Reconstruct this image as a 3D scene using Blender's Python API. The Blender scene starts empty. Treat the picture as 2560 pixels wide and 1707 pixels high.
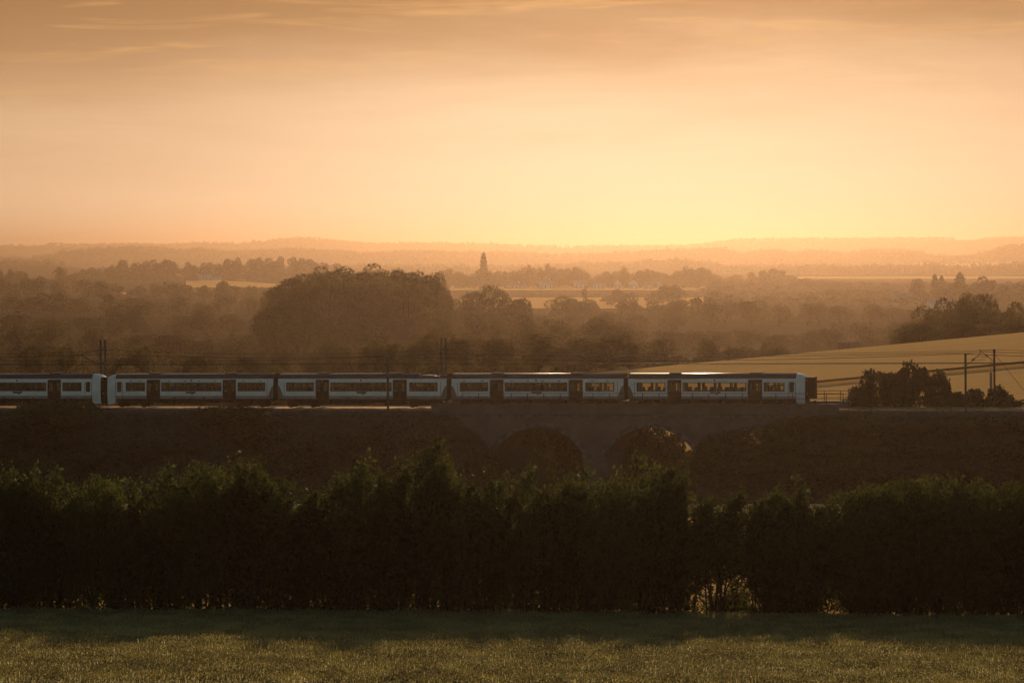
import bpy, math, random
import numpy as np
from mathutils import Vector, Matrix

random.seed(7)
RNG = np.random.default_rng(7)
sc = bpy.context.scene
COL = sc.collection
rad = math.radians

# ------------------------------------------------------------------ camera
F = 10192.0            # focal length in pixels of a 2560 wide frame
CZ = 17.2              # camera height above the rails
HY = 630.0             # eye level row
TILT = math.atan((853.5 - HY) / F)
cam_d = bpy.data.cameras.new('camera')
cam_d.sensor_width = 36.0
cam_d.lens = 36.0 * F / 2560.0
cam_d.clip_start = 1.0
cam_d.clip_end = 90000.0
cam = bpy.data.objects.new('camera', cam_d)
cam.location = (0, 0, CZ)
cam.rotation_euler = (math.pi / 2 - TILT, 0, 0)
COL.objects.link(cam)
sc.camera = cam

# ------------------------------------------------------------------ sun, sky, exposure
SUN_EL = 5.5
SUN_AZ = 2.7           # degrees to the right of straight ahead
SUN_STRENGTH = 2.3
SKY_STRENGTH = 0.08
EXPOSURE = 0.0
HAZE_DENSITY = 7.6e-5
HAZE_G = 0.865
sun_d = bpy.data.lights.new('sun', 'SUN')
sun_d.energy = SUN_STRENGTH
sun_d.angle = rad(0.6)
sun_d.color = (1.0, 0.73, 0.45)
sun = bpy.data.objects.new('sun', sun_d)
sdir = Vector((math.sin(rad(SUN_AZ)) * math.cos(rad(SUN_EL)), math.cos(rad(SUN_AZ)) * math.cos(rad(SUN_EL)), math.sin(rad(SUN_EL))))
sun.rotation_euler = sdir.to_track_quat('Z', 'Y').to_euler()
sun.location = (0, 0, 60)
COL.objects.link(sun)

vs = sc.view_settings
vs.view_transform = 'Standard'
vs.look = 'None'
vs.exposure = EXPOSURE
vs.gamma = 1.0
vs.use_curve_mapping = False
sc.cycles.volume_bounces = 0
sc.cycles.max_bounces = 8
sc.cycles.transparent_max_bounces = 24
sc.cycles.sample_clamp_indirect = 6.0
sc.render.film_transparent = False


class NT:
    """small helper to write node trees as expressions"""
    def __init__(self, tree):
        self.t = tree
        tree.nodes.clear()

    def n(self, typ, **kw):
        node = self.t.nodes.new(typ)
        for k, v in kw.items():
            setattr(node, k, v)
        return node

    def put(self, sock, v):
        if isinstance(v, bpy.types.NodeSocket):
            self.t.links.new(v, sock)
        elif v is not None:
            if hasattr(sock.default_value, '__len__') and not hasattr(v, '__len__'):
                v = (v, v, v)
            if hasattr(sock.default_value, '__len__') and len(sock.default_value) == 4 and len(v) == 3:
                v = tuple(v) + (1.0,)
            sock.default_value = v

    def m(self, op, a, b=None, c=None, clamp=False):
        node = self.n('ShaderNodeMath', operation=op)
        node.use_clamp = clamp
        for i, v in enumerate((a, b, c)):
            if v is not None:
                self.put(node.inputs[i], v)
        return node.outputs[0]

    def mix(self, f, a, b, blend='MIX'):
        node = self.n('ShaderNodeMix', data_type='RGBA', blend_type=blend)
        self.put(node.inputs[0], f)
        self.put(node.inputs[6], a)
        self.put(node.inputs[7], b)
        return node.outputs[2]

    def remap(self, v, a, b, c=0.0, d=1.0, smooth=True):
        node = self.n('ShaderNodeMapRange')
        node.interpolation_type = 'SMOOTHSTEP' if smooth else 'LINEAR'
        for i, q in enumerate((v, a, b, c, d)):
            self.put(node.inputs[i], q)
        return node.outputs[0]

    def noise(self, vec, scale, detail=4.0, rough=0.55, dist=0.0):
        node = self.n('ShaderNodeTexNoise')
        if vec is not None:
            self.t.links.new(vec, node.inputs['Vector'])
        node.inputs['Scale'].default_value = scale
        node.inputs['Detail'].default_value = detail
        node.inputs['Roughness'].default_value = rough
        node.inputs['Distortion'].default_value = dist
        return node.outputs['Fac']


world = bpy.data.worlds.new('World')
sc.world = world
world.use_nodes = True
w = NT(world.node_tree)
tc = w.n('ShaderNodeTexCoord')
sep = w.n('ShaderNodeSeparateXYZ')
w.t.links.new(tc.outputs['Generated'], sep.inputs[0])
dx, dy, dz = sep.outputs
az = w.m('MULTIPLY', w.m('ARCTAN2', dx, dy), 180 / math.pi)
el = w.m('MULTIPLY', w.m('ARCSINE', dz), 180 / math.pi)
sky = w.n('ShaderNodeTexSky', sky_type='NISHITA')
sky.sun_disc = False
sky.sun_elevation = rad(SUN_EL)
sky.sun_rotation = rad(SUN_AZ)
sky.air_density = 1.2
sky.dust_density = 0.8
sky.ozone_density = 1.5
nish = w.mix(1.0, sky.outputs[0], (SKY_STRENGTH * 0.92, SKY_STRENGTH, SKY_STRENGTH * 1.05), 'MULTIPLY')
# hazy sunset sky round the sun: warm clear band along the horizon under a broken cloud deck
daz = w.m('SUBTRACT', az, 1.3)
r2 = w.m('ADD', w.m('POWER', w.m('DIVIDE', w.m('ABSOLUTE', daz), 7.5), 2.0), w.m('POWER', w.m('DIVIDE', w.m('ABSOLUTE', w.m('SUBTRACT', el, 0.8)), 3.6), 2.0))
glow = w.m('POWER', 2.718, w.m('MULTIPLY', r2, -1.0))
clear = w.mix(glow, (0.82, 0.50, 0.28), (0.95, 0.71, 0.465))
comb = w.n('ShaderNodeCombineXYZ')
w.put(comb.inputs[0], w.m('MULTIPLY', az, 0.16))
w.put(comb.inputs[1], w.m('MULTIPLY', el, 1.15))
w.put(comb.inputs[2], 3.7)
n1 = w.noise(comb.outputs[0], 1.0, 6.0, 0.55, 0.25)
comb2 = w.n('ShaderNodeCombineXYZ')
w.put(comb2.inputs[0], w.m('MULTIPLY', az, 0.30))
w.put(comb2.inputs[1], w.m('MULTIPLY', el, 3.4))
w.put(comb2.inputs[2], 9.1)
n2 = w.noise(comb2.outputs[0], 1.0, 3.5, 0.55, 0.6)
# the deck thickens with elevation; it starts lower to the left of the sun
glow_az = w.m('POWER', 2.718, w.m('MULTIPLY', w.m('POWER', w.m('DIVIDE', w.m('ABSOLUTE', daz), 6.5), 2.0), -1.0))
base_el = w.m('SUBTRACT', w.m('ADD', el, w.m('MULTIPLY', daz, -0.055)), w.m('MULTIPLY', glow_az, 0.3))
deck = w.remap(w.m('ADD', base_el, w.m('MULTIPLY', w.m('SUBTRACT', n1, 0.5), 2.0)), 0.7, 3.5)
cloud = w.mix(w.remap(el, 1.0, 4.5), (0.58, 0.335, 0.165), (0.27, 0.122, 0.034))
warm = w.mix(w.m('MULTIPLY', deck, 0.92), clear, cloud)
streak = w.m('MULTIPLY', w.remap(w.m('ADD', n2, w.m('MULTIPLY', w.m('SUBTRACT', 0.5, n1), 0.55)), 0.50, 0.72), w.remap(base_el, 2.2, 3.2))
warm = w.mix(w.m('MULTIPLY', streak, 0.5), warm, (0.86, 0.47, 0.17))
# away from the sun the same deck is thin and the blue sky lights the scene
side = w.remap(w.m('ABSOLUTE', daz), 11.0, 50.0)
high = w.remap(el, 4.6, 14.0)
away = w.m('MAXIMUM', side, high)
final = w.mix(away, warm, nish)
bg = w.n('ShaderNodeBackground')
w.put(bg.inputs['Color'], final)
bg.inputs['Strength'].default_value = 1.0
wo = w.n('ShaderNodeOutputWorld')
w.t.links.new(bg.outputs[0], wo.inputs['Surface'])


# ------------------------------------------------------------------ helpers
def P(px, py, d):
    """point at depth d (metres along +Y) seen at a pixel of the 2560x1707 photograph"""
    a = TILT
    u = (853.5 - py) / F
    v = Vector(((px - 1280.0) / F, math.cos(a) + u * math.sin(a), -math.sin(a) + u * math.cos(a)))
    return Vector((0, 0, CZ)) + v * (d / v.y)


def tag(o, label=None, cat=None, group=None, kind=None):
    if label: o['label'] = label
    if cat: o['category'] = cat
    if group: o['group'] = group
    if kind: o['kind'] = kind
    return o


def link(name, me, parent=None, loc=None):
    o = bpy.data.objects.new(name, me)
    COL.objects.link(o)
    if parent: o.parent = parent
    if loc is not None: o.location = loc
    return o


def empty(name, loc=(0, 0, 0), rot=(0, 0, 0)):
    o = bpy.data.objects.new(name, None)
    o.empty_display_size = 0.3
    o.location = loc
    o.rotation_euler = rot
    COL.objects.link(o)
    return o


class MB:
    """mesh builder"""
    def __init__(self):
        self.v, self.f = [], []

    def quad(self, a, b, c, d):
        i = len(self.v)
        self.v += [tuple(a), tuple(b), tuple(c), tuple(d)]
        self.f.append((i, i + 1, i + 2, i + 3))
        return self

    def poly(self, pts):
        i = len(self.v)
        self.v += [tuple(p) for p in pts]
        self.f.append(tuple(range(i, i + len(pts))))
        return self

    def box(self, x0, x1, y0, y1, z0, z1):
        i = len(self.v)
        self.v += [(x, y, z) for z in (z0, z1) for y in (y0, y1) for x in (x0, x1)]
        for q in ((0, 2, 3, 1), (4, 5, 7, 6), (0, 1, 5, 4), (2, 6, 7, 3), (0, 4, 6, 2), (1, 3, 7, 5)):
            self.f.append(tuple(i + k for k in q))
        return self

    def bar(self, a, b, r, n=6, r2=None):
        a, b = Vector(a), Vector(b)
        r2 = r if r2 is None else r2
        d = (b - a)
        if d.length < 1e-6: return self
        d.normalize()
        s = d.orthogonal().normalized()
        t = d.cross(s)
        i = len(self.v)
        for k in range(n):
            c, q = math.cos(2 * math.pi * k / n), math.sin(2 * math.pi * k / n)
            self.v.append(tuple(a + (s * c + t * q) * r))
            self.v.append(tuple(b + (s * c + t * q) * r2))
        for k in range(n):
            j = (k + 1) % n
            self.f.append((i + 2 * k, i + 2 * j, i + 2 * j + 1, i + 2 * k + 1))
        self.f.append(tuple(i + 2 * k for k in range(n))[::-1])
        self.f.append(tuple(i + 2 * k + 1 for k in range(n)))
        return self

    def path(self, pts, r, n=5):
        for a, b in zip(pts[:-1], pts[1:]):
            self.bar(a, b, r, n)
        return self

    def sweep(self, rings, close=False, caps=False):
        """rings: list of equal-length point lists"""
        i = len(self.v)
        n = len(rings[0])
        for r in rings: self.v += [tuple(p) for p in r]
        for k in range(len(rings) - 1):
            for j in range(n if close else n - 1):
                jj = (j + 1) % n
                self.f.append((i + k * n + j, i + k * n + jj, i + (k + 1) * n + jj, i + (k + 1) * n + j))
        if caps:
            self.f.append(tuple(i + j for j in range(n))[::-1])
            self.f.append(tuple(i + (len(rings) - 1) * n + j for j in range(n)))
        return self

    def mesh(self, name, mat=None, smooth=False):
        me = bpy.data.meshes.new(name)
        me.from_pydata(self.v, [], self.f)
        if mat: me.materials.append(mat)
        if smooth: me.shade_smooth()
        me.update()
        return me

    def build(self, name, mat, parent=None, smooth=False):
        return link(name, self.mesh(name, mat, smooth), parent)


def np_mesh(name, verts, quads, mat, smooth=False):
    me = bpy.data.meshes.new(name)
    nv, nf = len(verts), len(quads)
    me.vertices.add(nv)
    me.vertices.foreach_set('co', np.ascontiguousarray(verts, dtype=np.float32).ravel())
    me.loops.add(nf * 4)
    me.loops.foreach_set('vertex_index', np.ascontiguousarray(quads, dtype=np.int32).ravel())
    me.polygons.add(nf)
    me.polygons.foreach_set('loop_start', np.arange(nf, dtype=np.int32) * 4)
    if mat: me.materials.append(mat)
    me.update(calc_edges=True)
    me.validate()
    if smooth: me.shade_smooth()
    return me


# ------------------------------------------------------------------ materials
def pmat(name, col, rough=0.7, spec=0.4, metal=0.0, var=0.0, vscale=1.0, col2=None, bump=0.0, bscale=20.0):
    m = bpy.data.materials.new(name)
    m.use_nodes = True
    t = NT(m.node_tree)
    b = t.n('ShaderNodeBsdfPrincipled')
    out = t.n('ShaderNodeOutputMaterial')
    t.t.links.new(b.outputs[0], out.inputs[0])
    co = t.n('ShaderNodeTexCoord').outputs['Object']
    c = col
    if col2 is not None or var > 0:
        nz = t.noise(co, vscale, 5.0, 0.6)
        if col2 is None: col2 = tuple(x * (1 - var) for x in col)
        c = t.mix(t.remap(nz, 0.35, 0.65), col, col2)
    t.put(b.inputs['Base Color'], c)
    b.inputs['Roughness'].default_value = rough
    b.inputs['Specular IOR Level'].default_value = spec
    b.inputs['Metallic'].default_value = metal
    if bump > 0:
        bn = t.n('ShaderNodeBump')
        bn.inputs['Strength'].default_value = bump
        bn.inputs['Distance'].default_value = 0.05
        t.put(bn.inputs['Height'], t.noise(co, bscale, 4.0))
        t.t.links.new(bn.outputs[0], b.inputs['Normal'])
    return m


def leaf_mat(name, col, trans, tfac=0.4, rough=0.55, spec=0.35, nscale=0.35):
    m = bpy.data.materials.new(name)
    m.use_nodes = True
    t = NT(m.node_tree)
    info = t.n('ShaderNodeObjectInfo')
    co = t.n('ShaderNodeTexCoord').outputs['Object']
    k = t.m('ADD', t.m('MULTIPLY', info.outputs['Random'], 0.8), t.remap(t.noise(co, nscale, 3.0), 0.3, 0.7, 0.5, 1.05))
    c1 = t.mix(1.0, col, k, 'MULTIPLY')
    c2 = t.mix(1.0, trans, k, 'MULTIPLY')
    d = t.n('ShaderNodeBsdfPrincipled')
    t.put(d.inputs['Base Color'], c1)
    d.inputs['Roughness'].default_value = rough
    d.inputs['Specular IOR Level'].default_value = spec
    tr = t.n('ShaderNodeBsdfTranslucent')
    t.put(tr.inputs['Color'], c2)
    mx = t.n('ShaderNodeMixShader')
    mx.inputs[0].default_value = tfac
    t.t.links.new(d.outputs[0], mx.inputs[1])
    t.t.links.new(tr.outputs[0], mx.inputs[2])
    out = t.n('ShaderNodeOutputMaterial')
    t.t.links.new(mx.outputs[0], out.inputs[0])
    return m


def glass_mat(name, tint, gloss=0.10):
    m = bpy.data.materials.new(name)
    m.use_nodes = True
    t = NT(m.node_tree)
    tr = t.n('ShaderNodeBsdfTransparent')
    t.put(tr.inputs['Color'], tint)
    g = t.n('ShaderNodeBsdfGlossy')
    g.inputs['Roughness'].default_value = 0.03
    lw = t.n('ShaderNodeLayerWeight')
    lw.inputs['Blend'].default_value = 0.25
    mx = t.n('ShaderNodeMixShader')
    t.put(mx.inputs[0], t.m('MULTIPLY', t.m('ADD', lw.outputs['Fresnel'], 0.02), gloss * 4, clamp=True))
    t.t.links.new(tr.outputs[0], mx.inputs[1])
    t.t.links.new(g.outputs[0], mx.inputs[2])
    out = t.n('ShaderNodeOutputMaterial')
    t.t.links.new(mx.outputs[0], out.inputs[0])
    return m


def brick_mat(name):
    m = bpy.data.materials.new(name)
    m.use_nodes = True
    t = NT(m.node_tree)
    co = t.n('ShaderNodeTexCoord').outputs['Object']
    mp = t.n('ShaderNodeMapping')
    mp.inputs['Rotation'].default_value = (math.pi / 2, 0, 0)
    t.t.links.new(co, mp.inputs[0])
    br = t.n('ShaderNodeTexBrick')
    t.t.links.new(mp.outputs[0], br.inputs['Vector'])
    br.inputs['Scale'].default_value = 1.0
    br.inputs['Brick Width'].default_value = 0.225
    br.inputs['Row Height'].default_value = 0.075
    br.inputs['Mortar Size'].default_value = 0.008
    t.put(br.inputs['Color1'], (0.17, 0.115, 0.095))
    t.put(br.inputs['Color2'], (0.12, 0.085, 0.075))
    t.put(br.inputs['Mortar'], (0.18, 0.16, 0.14))
    stain = t.remap(t.noise(co, 0.45, 6.0, 0.65), 0.35, 0.7)
    c = t.mix(t.m('MULTIPLY', stain, 0.6), br.outputs['Color'], (0.055, 0.048, 0.045))
    b = t.n('ShaderNodeBsdfPrincipled')
    t.put(b.inputs['Base Color'], c)
    b.inputs['Roughness'].default_value = 0.9
    out = t.n('ShaderNodeOutputMaterial')
    t.t.links.new(b.outputs[0], out.inputs[0])
    return m


def field_mat(name, c1, c2, rough=0.5, spec=0.5, line=0.0, spacing=18.0, ang=0.0, sheen=0.0):
    m = bpy.data.materials.new(name)
    m.use_nodes = True
    t = NT(m.node_tree)
    co = t.n('ShaderNodeTexCoord').outputs['Object']
    nz = t.noise(co, 0.05, 6.0, 0.6)
    fine = t.noise(co, 2.2, 3.0, 0.7)
    c = t.mix(t.remap(nz, 0.3, 0.7), c1, c2)
    c = t.mix(t.m('MULTIPLY', t.remap(fine, 0.35, 0.7), 0.5), c, tuple(x * 0.55 for x in c1))
    if line > 0:
        mp = t.n('ShaderNodeMapping')
        mp.inputs['Rotation'].default_value = (0, 0, ang)
        t.t.links.new(co, mp.inputs[0])
        sx = t.n('ShaderNodeSeparateXYZ')
        t.t.links.new(mp.outputs[0], sx.inputs[0])
        ph = t.m('ADD', sx.outputs[1], t.m('MULTIPLY', t.noise(co, 0.03, 2.0), 6.0))
        fr = t.m('ABSOLUTE', t.m('SUBTRACT', t.m('FRACT', t.m('DIVIDE', ph, spacing)), 0.5))
        c = t.mix(t.m('MULTIPLY', t.remap(fr, 0.03, 0.07, 1.0, 0.0), line), c, (0.10, 0.075, 0.03))
    b = t.n('ShaderNodeBsdfPrincipled')
    t.put(b.inputs['Base Color'], c)
    b.inputs['Roughness'].default_value = rough
    b.inputs['Specular IOR Level'].default_value = spec
    if sheen > 0:
        b.inputs['Sheen Weight'].default_value = sheen
        b.inputs['Sheen Roughness'].default_value = 0.45
        t.put(b.inputs['Sheen Tint'], (1.0, 0.58, 0.22))
    bn = t.n('ShaderNodeBump')
    bn.inputs['Strength'].default_value = 0.8
    bn.inputs['Distance'].default_value = 0.25
    t.put(bn.inputs['Height'], t.noise(co, 1.6, 4.0, 0.7))
    t.t.links.new(bn.outputs[0], b.inputs['Normal'])
    out = t.n('ShaderNodeOutputMaterial')
    t.t.links.new(b.outputs[0], out.inputs[0])
    return m


M = dict(
    ground=field_mat('ground', (0.030, 0.034, 0.014), (0.055, 0.050, 0.020), 0.95, 0.0),
    field=field_mat('ripe_field', (0.44, 0.25, 0.115), (0.36, 0.20, 0.09), 0.95, 0.0, 0.35, 21.0, rad(-4), 0.8),
    farfield=field_mat('pale_field', (0.60, 0.31, 0.09), (0.52, 0.27, 0.075), 0.95, 0.0, sheen=0.5),
    margin=field_mat('field_margin', (0.07, 0.06, 0.022), (0.10, 0.075, 0.03), 0.95, 0.0),
    soil=pmat('soil', (0.075, 0.06, 0.035), 0.95, 0.1, var=0.4, vscale=0.6),
    bank=pmat('bank', (0.030, 0.032, 0.017), 0.95, 0.1, col2=(0.045, 0.038, 0.022), vscale=0.5, bump=0.6, bscale=3.0),
    ballast=pmat('ballast', (0.085, 0.075, 0.066), 0.95, 0.2, var=0.5, vscale=5.0, bump=0.8, bscale=14.0),
    brick=brick_mat('old_brick'),
    stone=pmat('stone_trim', (0.16, 0.15, 0.145), 0.9, 0.2, var=0.5, vscale=1.5),
    rail=pmat('rail_steel', (0.45, 0.36, 0.30), 0.22, 0.5, 1.0, var=0.3, vscale=4.0),
    sleeper=pmat('sleeper', (0.16, 0.15, 0.14), 0.9),
    steel=pmat('galvanised_steel', (0.055, 0.062, 0.07), 0.55, 0.5, 0.6, var=0.3, vscale=3.0),
    rust=pmat('rusty_railing', (0.04, 0.028, 0.022), 0.8, 0.3, 0.2, var=0.4, vscale=3.0),
    wire=pmat('copper_wire', (0.025, 0.02, 0.017), 0.6, 0.4, 0.4),
    insul=pmat('insulator', (0.12, 0.07, 0.05), 0.4, 0.5),
    silver=pmat('silver_paint', (0.88, 0.87, 0.85), 0.42, 0.45, 0.0, col2=(0.78, 0.77, 0.75), vscale=0.8),
    skirtgrey=pmat('grimy_skirt_paint', (0.33, 0.325, 0.31), 0.55, 0.4, col2=(0.24, 0.22, 0.20), vscale=1.2),
    roof=pmat('roof_paint', (0.050, 0.048, 0.054), 0.40, 0.5, 0.0, var=0.35, vscale=0.7),
    pod=pmat('roof_pod', (0.035, 0.032, 0.032), 0.9, 0.1),
    dark=pmat('underframe_dark', (0.012, 0.010, 0.009), 0.9, 0.2, var=0.4, vscale=2.0),
    door=pmat('door_brown', (0.014, 0.010, 0.009), 0.5, 0.3),
    frame=pmat('window_surround', (0.013, 0.013, 0.015), 0.35, 0.5),
    rubber=pmat('gangway_rubber', (0.009, 0.008, 0.008), 0.8, 0.2),
    seat=pmat('seat_fabric', (0.05, 0.05, 0.075), 0.9, 0.1, var=0.4, vscale=4.0),
    inner=pmat('interior_panel', (0.12, 0.115, 0.11), 0.7, 0.3),
    yellow=pmat('yellow_paint', (0.75, 0.44, 0.03), 0.4, 0.4),
    wedge=pmat('livery_wedge', (0.21, 0.185, 0.165), 0.6, 0.3, var=0.3, vscale=2.0),
    plate=pmat('name_plate', (0.035, 0.035, 0.06), 0.5),
    plate_red=pmat('name_plate_red', (0.10, 0.02, 0.035), 0.5),
    blue=pmat('blue_mark', (0.05, 0.12, 0.26), 0.5),
    white=pmat('white_print', (0.6, 0.6, 0.6), 0.5),
    lamp=pmat('marker_lamp', (0.55, 0.20, 0.05), 0.3),
    glass=glass_mat('tinted_glass', (0.80, 0.79, 0.76)),
    cabglass=glass_mat('cab_glass', (0.10, 0.10, 0.11), 0.14),
    bark=pmat('bark', (0.045, 0.036, 0.028), 0.95, 0.1, var=0.4, vscale=3.0),
    leaf=leaf_mat('hedge_leaf', (0.024, 0.036, 0.014), (0.105, 0.11, 0.022), 0.42, 0.6, 0.12),
    leaf2=leaf_mat('wood_leaf', (0.036, 0.031, 0.017), (0.22, 0.15, 0.045), 0.36, 0.7, 0.15, 0.2),
    leaf3=leaf_mat('scrub_leaf', (0.028, 0.032, 0.015), (0.10, 0.09, 0.025), 0.35, 0.7, 0.2),
    straw=leaf_mat('wheat_straw', (0.040, 0.056, 0.050), (1.0, 0.86, 0.40), 0.42, 0.65, 0.25, 0.2),
    render=pmat('white_render', (0.78, 0.77, 0.74), 0.8, 0.3, var=0.12, vscale=0.3),
    tile=pmat('roof_tile', (0.16, 0.10, 0.08), 0.7, 0.3, var=0.3, vscale=0.5),
    slate=pmat('slate', (0.12, 0.12, 0.13), 0.35, 0.5, var=0.3, vscale=0.5),
    tin=pmat('sheet_metal', (0.45, 0.44, 0.43), 0.25, 0.5, 0.7, var=0.2, vscale=0.3),
    wood=pmat('weathered_wood', (0.13, 0.10, 0.075), 0.9, 0.1, var=0.3, vscale=1.0),
    bird=pmat('bird_feathers', (0.06, 0.055, 0.05), 0.7),
    birdw=pmat('pale_feathers', (0.6, 0.57, 0.52), 0.7),
)


# ------------------------------------------------------------------ terrain
def lerp_table(v, xs, ys):
    return np.interp(v, xs, ys)


def smooth(a, b, v):
    t = np.clip((v - a) / (b - a), 0, 1)
    return t * t * (3 - 2 * t)


RIDGE = [
    # distance, half depth, [(px, row of the tree-clad skyline)]
    (20500.0, 2000.0, [(-900, 615), (0, 611), (92, 613), (130, 608), (214, 611), (344, 608), (432, 611), (509, 606), (612, 604), (666, 601), (700, 595), (760, 592), (810, 594), (850, 600), (920, 608), (1050, 607), (1180, 608), (1350, 612), (1500, 614), (1660, 614), (1730, 612), (1790, 604), (1850, 598), (2004, 596), (2272, 595), (2560, 593), (3400, 600)]),
    (13500.0, 1300.0, [(-900, 634), (0, 641), (77, 641), (145, 624), (230, 615), (306, 615), (383, 618), (440, 624), (500, 622), (574, 628), (727, 621), (785, 624), (938, 632), (1014, 626), (1183, 630), (1400, 634), (1660, 622), (1805, 620), (1850, 632), (1943, 624), (1990, 632), (2043, 626), (2119, 631), (2180, 622), (2234, 622), (2350, 630), (2464, 628), (2510, 612), (2560, 610), (3400, 606)]),
    (9200.0, 800.0, [(-900, 655), (0, 651), (126, 649), (191, 655), (245, 668), (600, 668), (900, 664), (1250, 668), (1600, 655), (1700, 649), (1760, 655), (1830, 668), (2120, 664), (2180, 658), (2330, 660), (2420, 668), (2560, 655), (3400, 650)]),
]
TREE_TOP = 12.0


def ground(x, y):
    x = np.asarray(x, float)
    y = np.asarray(y, float)
    z = np.interp(y, [-400, 0, 60, 128, 205, 250, 350, 425, 470, 800, 1050, 1300, 2000, 4700, 7000, 30000],
                  [30, 15.4, 10.2, 2.87, -1.7, -2.9, -5.6, -8.4, -8.6, -10.2, -14.5, -19.0, -25.0, -27.2, -28.0, -28.0])
    z = z - 0.008 * x * smooth(420, 250, y) * np.clip(1 - np.abs(x) / 300, 0, 1)
    # hill with the ripe field beyond the railway, rising to the right
    crest = np.clip(-5.0 + 0.094 * x, -8.8, 12.0)
    front = np.interp(y, [455, 680], [0.0, 1.0])
    hz = (crest - 5.2) + 5.2 * front
    back = smooth(690, 900, y)
    hz = hz * (1 - back) + z * back
    on = smooth(452, 470, y) * smooth(-60, 10, x)
    z = z + on * (np.maximum(hz, z) - z)
    # rolling ground far off
    z = z + 0.9 * np.sin(x * 0.004 + 1.3) * np.sin(y * 0.0031) * smooth(900, 1600, y)
    z = z + 7.5 * np.exp(-((x + 400) / 90.0) ** 2 - ((y - 5420) / 260.0) ** 2)
    for D, W, prof in RIDGE:
        px = 1280 + F * x / np.maximum(y, 1.0)
        row = np.interp(px, [p[0] for p in prof], [p[1] for p in prof])
        top = CZ - (row - HY) * D / F - TREE_TOP
        b = np.exp(-((y - D) / W) ** 2)
        z = np.maximum(z, -28.0 + (top + 28.0) * b)
    return z


def stretch(d):
    """the valley floor falls away beyond the railway, so what stands on it is farther off"""
    return d * (1 + 0.60 * float(smooth(680, 1050, d)))


def G(x, y):
    return float(ground(x, y))


azs = np.concatenate([np.linspace(-80, -14, 26)[:-1], np.linspace(-14, 14, 225), np.linspace(14, 80, 26)[1:]])
ds = np.concatenate([np.linspace(-30, 110, 15)[:-1], np.linspace(110, 480, 95)[:-1], np.geomspace(480, 1000, 40)[:-1], np.geomspace(1000, 5000, 70)[:-1], np.linspace(5000, 24000, 90), [26000, 30000]])
gx, gy, gf = [], [], []
for d in ds:
    ang = np.radians(azs)
    gx.append(np.tan(ang) * (d + 60.0))
    gy.append(np.full_like(azs, d))
gx, gy = np.array(gx), np.array(gy)
gz = ground(gx, gy)
nr, nc = gx.shape
idx = np.arange(nr * nc).reshape(nr, nc)
quads = np.stack([idx[:-1, :-1], idx[:-1, 1:], idx[1:, 1:], idx[1:, :-1]], -1).reshape(-1, 4)
tag(link('ground', np_mesh('ground', np.stack([gx, gy, gz], -1).reshape(-1, 3), quads, M['ground'], True)), kind='structure')


def sheet(name, x0, x1, y0, y1, nx, ny, lift, mat, fan=False):
    """a field sheet draped on the terrain; fan: x limits are pixel columns"""
    ys = np.linspace(y0, y1, ny)
    q = []
    for y in ys:
        if fan:
            a, b = (x0 - 1280) / F * y, (x1 - 1280) / F * y
        else:
            a, b = x0, x1
        xs = np.linspace(a, b, nx)
        q.append(np.stack([xs, np.full(nx, y), ground(xs, np.full(nx, y)) + lift], -1))
    q = np.array(q)
    ii = np.arange(ny * nx).reshape(ny, nx)
    fq = np.stack([ii[:-1, :-1], ii[:-1, 1:], ii[1:, 1:], ii[1:, :-1]], -1).reshape(-1, 4)
    o = link(name, np_mesh(name, q.reshape(-1, 3), fq, mat, True))
    return tag(o, kind='structure')


sheet('ripe_field', 6, 330, 476, 688, 70, 60, 0.55, M['field'])
sheet('field_margin', 30, 330, 594, 599.5, 70, 4, 0.95, M['margin'])
sheet('pale_field', 465, 720, 4980, 5330, 30, 8, 0.9, M['farfield'], True)
sheet('pale_field', 1100, 1780, 4550, 5300, 60, 12, 0.9, M['farfield'], True)
sheet('pale_field', 1150, 1760, 3050, 3880, 40, 10, 0.9, M['farfield'], True)
sheet('pale_field', 250, 315, 4160, 4420, 30, 6, 0.9, M['farfield'], True)
sheet('pale_field', 1960, 3000, 6700, 7300, 40, 10, 1.2, M['farfield'], True)
sheet('pale_field', 2250, 3000, 10600, 12600, 40, 16, 1.5, M['farfield'], True)
sheet('meadow', -70, 90, 214, 393, 40, 50, 0.12, M['field'])

# ------------------------------------------------------------------ railway frame
TH = rad(13.0)
GRAD = 0.0072
O = Vector((0, 450, 0))
U = Vector((math.cos(TH), -math.sin(TH), 0))
N = Vector((-math.sin(TH), -math.cos(TH), 0))    # towards the camera
RROT = (0, -math.atan(GRAD), -TH)


def R(s, t, z=0.0):
    """point on the railway: s along the line, t towards the camera, z above the rails"""
    p = O + U * s + N * t
    return Vector((p.x, p.y, z + GRAD * s))


def s_at(px, t):
    k = (px - 1280) / F
    return (450 * k - k * t * math.cos(TH) + t * math.sin(TH)) / (math.cos(TH) + k * math.sin(TH))


def rail_thing(name, s, t=0.0, z=0.0):
    return empty(name, R(s, t, z), RROT)


# local axes of a railway thing: x along the line, y away from the camera, z up
# embankment
def bank_z(s, t):
    base = -0.62
    z = base - np.maximum(np.abs(t) - 5.4, 0) / 1.75
    zl = base - np.maximum(s + 6.0, 0) / 1.25
    zr = base - np.maximum(34.0 - s, 0) / 1.45
    z = np.minimum(z, np.maximum(zl, zr))
    return z


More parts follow.
